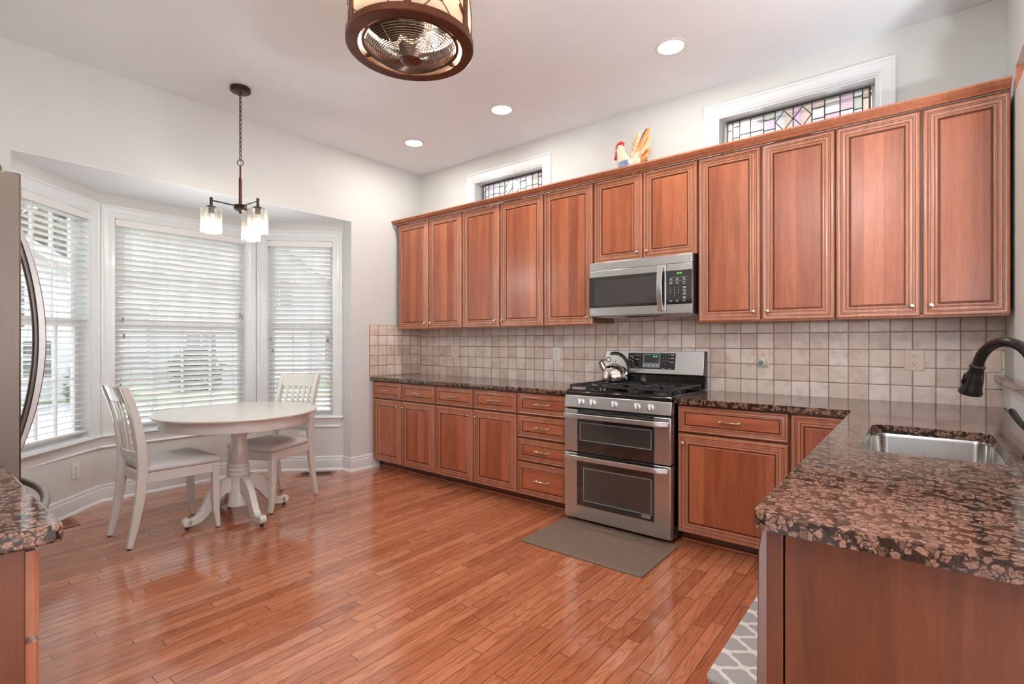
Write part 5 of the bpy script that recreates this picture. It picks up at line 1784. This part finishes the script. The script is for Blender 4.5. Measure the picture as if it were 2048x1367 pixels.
# ------------------------------------------------------------------ chairs
def make_chair(label):
    r = thing('dining_chair', label, 'chair', (0, 0, 0), 'slat-back dining chairs at the round table')
    cr = M['cream']
    cu = MB()
    loops = []
    for e, z in ((0.012, 0.437), (0.000, 0.448), (0.000, 0.463), (0.014, 0.478), (0.045, 0.489), (0.10, 0.494)):
        f, b2 = 0.222 - e, 0.187 - e
        y1, y0 = 0.225 - e, -0.190 + e
        ring = []
        rc = 0.03
        pts4 = [(f, y1), (-f, y1), (-b2, y0), (b2, y0)]
        for i in range(4):
            p, pp, pn = Vector(pts4[i]), Vector(pts4[i - 1]), Vector(pts4[(i + 1) % 4])
            a = p + (pp - p).normalized() * rc
            b3 = p + (pn - p).normalized() * rc
            for q in range(5):
                t = q / 4
                ring.append(tuple(a * (1 - t) ** 2 + p * 2 * t * (1 - t) + b3 * t * t) + (z,))
        loops.append(ring)
    cu.loft(loops)
    cu.build('seat', M['seat'], r, smooth=70)
    for nm, p, q in (('front_rail', (-0.185, 0.200), (0.185, 0.200)), ('side_rail', (0.196, 0.19), (0.172, -0.185)), ('side_rail', (-0.196, 0.19), (-0.172, -0.185)), ('rear_rail', (-0.16, -0.198), (0.16, -0.198))):
        MB().bar([(p[0], p[1], 0.4045), (q[0], q[1], 0.4045)], 0.022, 0.062).build(nm, cr, r, bevel=0.003)
    for s in (-1, 1):
        pts = [(s * 0.196, 0.197, 0.4362), (s * 0.196, 0.197, 0.25), (s * 0.196, 0.201, 0.12), (s * 0.197, 0.213, 0.005)]
        lo = MB().bar(pts, [0.042, 0.042, 0.036, 0.028], [0.042, 0.042, 0.036, 0.028], up=(0, 1, 0)).build('front_leg', cr, r, bevel=0.004, smooth=50)
        MB().cyl((s * 0.197, 0.213, 0.0), (s * 0.197, 0.213, 0.006), 0.011, n=12).build('glide', M['blacksoft'], lo)
        rp = [(-0.275, 0.005), (-0.247, 0.13), (-0.222, 0.28), (-0.208, 0.42), (-0.207, 0.50), (-0.216, 0.62), (-0.238, 0.76), (-0.271, 0.88), (-0.303, 0.970)]
        dep = [0.034, 0.042, 0.050, 0.056, 0.056, 0.050, 0.046, 0.044, 0.040]
        pts = [(s * 0.1755, y, z) for y, z in rp]
        lo = MB().bar(pts, dep, [0.030] * 9, up=(1, 0, 0)).build('rear_leg', cr, r, bevel=0.005, smooth=50)
        MB().cyl((s * 0.1755, -0.275, 0.0), (s * 0.1755, -0.275, 0.006), 0.011, n=12).build('glide', M['blacksoft'], lo)

    def yb(z):
        for (y0, z0), (y1, z1) in zip([(-0.207, 0.50), (-0.216, 0.62), (-0.238, 0.76), (-0.271, 0.88)], [(-0.216, 0.62), (-0.238, 0.76), (-0.271, 0.88), (-0.303, 0.97)]):
            if z <= z1:
                return y0 + (y1 - y0) * (z - z0) / (z1 - z0)
        return -0.303
    cst = MB()
    loops = []
    for i in range(13):
        t = i / 12 * 2 - 1
        x = t * 0.160
        bow = -0.022 * (1 - t * t)
        zt_ = 0.963 + 0.004 * (1 - t * t)
        zb_ = 0.874 - 0.004 * (1 - t * t)
        loops.append([(x, yb(zt_) + bow - .010, zt_), (x, yb(zt_) + bow + .010, zt_), (x, yb(zb_) + bow + .010, zb_), (x, yb(zb_) + bow - .010, zb_)])
    cst.loft(loops)
    cst.build('crest_rail', cr, r, bevel=0.003, smooth=50)
    lr = MB()
    loops = []
    for i in range(13):
        t = i / 12 * 2 - 1
        x = t * 0.160
        bow = -0.018 * (1 - t * t)
        loops.append([(x, yb(z) + bow + dy_, z) for z, dy_ in ((0.565, -.010), (0.565, .010), (0.525, .010), (0.525, -.010))])
    lr.loft(loops)
    lr.build('lower_rail', cr, r, bevel=0.003, smooth=50)
    for k in range(5):
        x = (k - 2) * 0.055
        t = x / 0.160
        pts = [(x, yb(z) - (0.020) * (1 - t * t), z) for z in (0.5655, 0.64, 0.72, 0.80, 0.869)]
        MB().bar(pts, 0.010, 0.026, up=(1, 0, 0)).build('back_slat', cr, r, bevel=0.002, smooth=50)
    return r


ch1 = make_chair('cream dining chair nearer the refrigerator, facing away from the camera side, left of the table')
ch1['label'] = 'cream slat-back dining chair in front, left of the round table and nearest the refrigerator'
ch1.location = (0.378, -2.475, 0)
ch1.rotation_euler = (0, 0, math.radians(2))
dup(ch1, (0.335, -1.775, 0), math.radians(-161), 'cream slat-back dining chair behind the round table, near the right blind and floor register')

# ------------------------------------------------------------------ wall plates
def plate_mb(w, h):
    mb = MB()
    mb.loft([[(x, -d, z) for x, z in rrect(-w / 2 + e, w / 2 - e, -h / 2 + e, h / 2 - e, 0.006, 3)] for e, d in ((0, 0.0005), (0, 0.003), (0.0015, 0.005), (0.004, 0.006))])
    return mb


def recept(z):
    mb = MB()
    mb.loft([[(x, -d, zz + z) for x, zz in rrect(-.0165, .0165, -.014, .014, 0.010, 4)] for d in (0.006, 0.0075)])
    return mb


def slots(z):
    mb = MB()
    mb.box(-.0075, -.0050, -.0082, -.0076, z - .001, z + .008)
    mb.box(.0050, .0075, -.0082, -.0076, z, z + .007)
    mb.merge(MB().lathe([(.0028, 0), (.0028, .0006), (0, .0007)], n=10), Matrix.Translation((0, -.0076, z - .007)) @ TOFRONT)
    return mb


def outlet(label, loc, rz=0.0, kind='duplex', mat='plate', group='electrical outlets and switches'):
    nm = {'duplex': 'wall_outlet', 'gfci': 'wall_outlet', 'switch': 'switch_plate', 'combo': 'switch_plate'}[kind]
    r = thing(nm, label, 'outlet' if kind in ('duplex', 'gfci') else 'switch', (0, 0, 0), group, 0.0001)
    m = M[mat]
    wd_ = 0.072 if kind == 'duplex' else (0.090 if kind == 'gfci' else 0.116)
    if kind == 'combo':
        wd_ = 0.094
    pl = plate_mb(wd_, 0.117).build('plate', m, r, smooth=40)
    if kind == 'duplex':
        for z in (-.0205, .0205):
            q = recept(z).build('receptacle', m, r, smooth=40)
            slots(z).build('slots', M['slot'], q, smooth=0)
    elif kind == 'gfci':
        q = MB().box(-.0165, .0165, -.0085, -.0062, -.034, .034).build('receptacle', m, r, bevel=0.0012)
        for z in (-.021, .021):
            s_ = slots(z)
            for v in s_.v:
                v.y -= 0.0012
            s_.build('slots', M['slot'], q, smooth=0)
    else:
        for x in ((-.029, .021) if kind == 'switch' else (-.022, .022)):
            MB().box(x - .0165, x + .0165, -.0085, -.0062, -.034, .034).build('rocker', m, r, bevel=0.002)
    sc_ = MB()
    for z in ((-.047, .047) if kind != 'duplex' else (0,)):
        sc_.merge(MB().lathe([(.003, 0), (.003, .001), (0, .0012)], n=10), Matrix.Translation((0, -.0061, z)) @ TOFRONT)
    sc_.build('screw', M['alum'], r)
    r.location = loc
    r.rotation_euler = (0, 0, rz)
    return r


YT = -0.0085
outlet('almond switch plate on the tiles near the far corner of the counter', (0.538, YT, 1.131), kind='combo')
outlet('pale duplex outlet on the tiles between the far corner and the kettle', (1.778, YT, 1.128), mat='plate_w')
outlet('almond outlet on the tiles right of the range, holding the round white plug-in', (3.416, YT, 1.127))
outlet('almond wide-plate rectangular outlet on the tiles left of the faucet', (4.200, YT, 1.128), kind='gfci')
outlet('almond switch plate half hidden behind the faucet', (4.500, YT, 1.130), kind='switch')
p, ang, L, X = LOC['left']
q_ = X @ Vector((0.560, -0.0005, 0.302))
outlet('white outlet low on the bay wall under the left blind', q_, ang, mat='plate_w')
p, ang, L, X = LOC['right']
q_ = X @ Vector((0.430, -0.0005, 0.312))
outlet('white outlet low on the bay wall seen behind the far chair', q_, ang, mat='plate_w')
r = thing('plug_in_freshener', 'round white plug-in device with grey face in the outlet right of the range', 'plug-in device', (3.412, -0.0165, 1.108))
pm = MB().lathe([(0.0, 0), (0.013, 0.0), (0.015, 0.004), (0.0265, 0.012), (0.030, 0.022), (0.0285, 0.033), (0.021, 0.042), (0.018, 0.0435), (0, 0.0436)], n=32)
MB().merge(pm, Matrix.Translation((3.412, -0.0170, 1.106)) @ Matrix.Rotation(math.radians(14), 4, 'X') @ TOFRONT).build('shell', M['plate_w'], r, smooth=60)
MB().merge(MB().lathe([(0.0, 0.0437), (0.0165, 0.0437), (0.0160, 0.0446), (0, 0.0447)], n=28), Matrix.Translation((3.412, -0.0170, 1.106)) @ Matrix.Rotation(math.radians(14), 4, 'X') @ TOFRONT).build('grey_face', M['grey'], r)

# ------------------------------------------------------------------ floor registers and mats
def register(label, loc, rz, mats):
    r = thing('floor_register', label, 'floor vent', (0, 0, 0), 'floor registers in the bay', 0.0001)
    rectframe(-.165, .165, -.08, .08, .02, 0.0003, 0.004)
    mb = MB()
    for a, b2, c_, d_ in ((-.165, .165, -.080, -.055), (-.165, .165, .055, .080), (-.165, -.135, -.055, .055), (.135, .165, -.055, .055)):
        mb.box(a, b2, c_, d_, 0.0004, 0.005)
    mb.build('frame', mats[0], r, bevel=0.0015)
    MB().box(-.135, .135, -.055, .055, 0.0003, 0.001).build('opening', M['slot'], r, smooth=0)
    lv = MB()
    for k in range(16):
        x = -.127 + .017 * k
        lv.box(x - .0035, x + .0035, -.055, .055, 0.0011, 0.0042)
    lv.build('louvres', mats[1], r)
    r.location = loc
    r.rotation_euler = (0, 0, rz)
    return r


register('oak floor register under the right blind, behind the far chair', (-0.178, -1.108, 0), math.radians(45), (M['oakvent'], M['blacksoft']))
register('flush wooden floor register beside the near granite corner, under the left blind', (-0.35, -2.90, 0), math.radians(0), (M['oakvent'], M['oakvent']))
r = thing('stove_mat', 'brown rectangular kitchen mat on the floor in front of the range', 'mat', (2.69, -0.92, 0))
MB().box(2.300, 3.086, -1.178, -0.662, 0.0005, 0.0085).build('pile', M['mat'], r, bevel=0.003)
rectmb = MB()
for a, b2, c_, d_ in ((2.292, 3.094, -1.188, -1.1785), (2.292, 3.094, -0.6615, -0.655), (2.292, 2.2995, -1.1785, -0.6615), (3.0865, 3.094, -1.1785, -0.6615)):
    rectmb.box(a, b2, c_, d_, 0.0005, 0.0095)
rectmb.build('binding', M['mat_edge'], r, bevel=0.002)
tag(slab(rrect(3.614, 4.040, -1.795, -0.93, 0.03), None, 0.0005, 0.014).build('trellis_mat', M['trellis'], bevel=0.004),
    'grey cushioned mat with cream trellis pattern at the foot of the peninsula', 'mat')

# ------------------------------------------------------------------ outside the bay
GZ = -0.45
struct('lawn', MB().box(-70, -0.95, -45, 45, GZ - 0.2, GZ), M['grass'], 'green lawn outside the bay windows', 'lawn', smooth=0)
struct('bounce_ground', MB().box(-0.95, 40, 2.6, 45, GZ - 0.2, GZ).box(10.3, 40, -45, 2.6, GZ - 0.2, GZ).box(-0.95, 10.3, -45, -8.3, GZ - 0.2, GZ), M['concrete'], 'pale unseen ground around the rest of the house, there to bounce daylight in', 'ground', smooth=0)  # unseen ground made pale so daylight bounces into the back rooms
struct('reflector', MB().box(-4.2, -0.96, -20, 20, GZ + 0.001, GZ + 0.03), M['paver'], 'pale patio added outside the bay to bounce sunlight up', 'reflector', smooth=0)  # paving added to throw sunlight up through the slats onto the soffit
struct('driveway', MB().box(-9.5, -5.2, -30, 30, GZ + 0.001, GZ + 0.02).box(-14, -9.5, -2.2, 0.8, GZ + 0.001, GZ + 0.02), M['concrete'], 'pale driveway crossing the lawn outside', 'driveway', smooth=0)


def house(name, label, x0, x1, y0, y1, eave, ridge, wallm, wins, door=None):
    r = thing(name, label, 'house', ((x0 + x1) / 2, (y0 + y1) / 2, GZ))
    ym = (y0 + y1) / 2
    w = MB()
    w.loft([[(x, y0, GZ), (x, y1, GZ), (x, y1, eave), (x, ym, ridge - .1), (x, y0, eave)] for x in (x0, x1)])
    w.build('wall', wallm, r, smooth=0)
    rf = MB()
    for s, ye in ((-1, y0), (1, y1)):
        oy = s * .4
        dz = -(ridge - eave) / (abs(y1 - y0) / 2) * .4
        rf.loft([[(x, ye + oy, eave + dz), (x, ym, ridge), (x, ym, ridge + .14), (x, ye + oy, eave + dz + .14)] for x in (x0 - .3, x1 + .4)])
    rf.build('roof', M['roof'], r, smooth=0)
    fa = MB()
    for s, ye in ((-1, y0), (1, y1)):
        fa.bar([(x1 + .42, ye + s * .4, eave - .2), (x1 + .42, ym, ridge + .03)], .05, .26)
    fa.build('fascia', M['white'], r, smooth=0)
    for yc, zc, ww, hh_ in wins:
        f = rectframe(yc - ww / 2, yc + ww / 2, zc - hh_ / 2, zc + hh_ / 2, .09, -.05, .0)
        f.box(yc - .03, yc + .03, -.04, 0, zc - hh_ / 2 + .09, zc + hh_ / 2 - .09)
        f.box(yc - ww / 2 + .09, yc + ww / 2 - .09, -.04, 0, zc - .03, zc + .03)
        X2 = Matrix.Translation((x1 + .002, 0, 0)) @ Matrix.Rotation(PI / 2, 4, 'Z')
        wo = MB().merge(f, X2).build('window', M['white'], r, smooth=0)
        MB().merge(MB().box(yc - ww / 2 + .08, yc + ww / 2 - .08, -.015, -.003, zc - hh_ / 2 + .08, zc + hh_ / 2 - .08), X2).build('pane', M['dglass'], wo, smooth=0)
    if door:
        X2 = Matrix.Translation((x1 + .002, 0, 0)) @ Matrix.Rotation(PI / 2, 4, 'Z')
        yc, ww, hh_ = door
        MB().merge(MB().box(yc - ww / 2, yc + ww / 2, -.06, 0, GZ + .02, GZ + hh_), X2).build('garage_door', M['white'], r, smooth=0)


house('house', 'white gabled neighbour house seen through the left blind', -24, -15, -7.5, 0.6, 2.9, 5.2, M['siding'],
      [(-5.6, 2.2, 1.1, 1.3), (-3.4, 3.4, 1.1, 1.3), (-1.6, 2.2, 1.1, 1.3), (-1.2, .75, 1.4, 1.2), (-5.6, .75, 1.4, 1.2)])
house('house', 'grey neighbour house with white garage door seen through the middle blind', -27, -17, 2.4, 11.5, 2.6, 5.4, M['siding_g'],
      [(4.0, 1.0, 1.2, 1.4), (9.6, 1.0, 1.2, 1.4), (7.0, 3.3, 1.3, 1.2)], (6.8, 2.9, 2.2))


def foliage(name, label, cat, x, y, h, cr, cz, n, leafm, trunk=True, group=None, leaf=0.16, seed=1):
    rnd = random.Random(seed)
    r = thing(name, label, cat, (x, y, GZ), group)
    mb = MB()
    lobes = [(rnd.uniform(-.45, .45) * cr, rnd.uniform(-.45, .45) * cr, cz + rnd.uniform(-.5, .6) * cr, cr * rnd.uniform(.45, .7)) for _ in range(9)]
    for i in range(n):
        lx, ly, lz, lr = lobes[i % 9]
        d = Vector((rnd.gauss(0, 1), rnd.gauss(0, 1), rnd.gauss(0, 1))).normalized() * lr * rnd.uniform(.6, 1.05)
        c = Vector((x + lx, y + ly, GZ + lz)) + d
        if c.z < GZ + .02:
            c.z = GZ + .02
        a = Vector((rnd.gauss(0, 1), rnd.gauss(0, 1), rnd.gauss(0, 1))).normalized()
        b = a.orthogonal().normalized()
        s = leaf * rnd.uniform(.6, 1.3)
        mb.add([c - a * s, c + b * s * .5, c + a * s, c - b * s * .5], [(0, 1, 2, 3)])
    mb.build('foliage', leafm, r, smooth=0)
    if trunk:
        MB().tube([(x, y, GZ), (x + .05, y, GZ + h * .3), (x - .05, y + .05, GZ + h * .55), (x, y, GZ + h * .8)], [.16, .13, .10, .03], 9).build('trunk', M['bark'], r)
    else:
        MB().tube([(x, y, GZ), (x, y, GZ + cz)], [.05, .02], 7).build('stem', M['bark'], r)


foliage('tree', 'tall green tree rising behind the white neighbour house', 'tree', -30, -6, 9, 4.0, 6.5, 1500, M['leaf'], leaf=.5, seed=3)
foliage('tree', 'olive tree rising between the two neighbour houses', 'tree', -29, 2.0, 8, 3.4, 5.6, 1300, M['leaf2'], leaf=.45, seed=4)
foliage('tree', 'green tree rising behind the grey neighbour house', 'tree', -33, 10, 10, 4.2, 7.0, 1500, M['leaf'], leaf=.5, seed=5)
foliage('tree', 'olive tree on the lawn seen through the right blind', 'tree', -11.5, 9.5, 6, 2.4, 3.8, 1300, M['leaf2'], leaf=.25, seed=6)
foliage('shrub', 'round green shrub in front of the white neighbour house', 'shrub', -13.6, -3.2, 1, .8, .65, 500, M['leaf3'], False, None, .16, 7)
foliage('shrub', 'low green shrub at the corner of the white neighbour house', 'shrub', -13.8, 0.2, 1, .7, .55, 450, M['leaf3'], False, None, .16, 8)
foliage('shrub', 'wide green shrub in front of the grey neighbour house', 'shrub', -15.6, 3.4, 1, .9, .65, 500, M['leaf3'], False, None, .16, 9)
foliage('shrub', 'green shrub on the lawn seen through the right blind, below the olive tree', 'shrub', -9.6, 7.6, 1, .9, .7, 500, M['leaf3'], False, None, .16, 10)
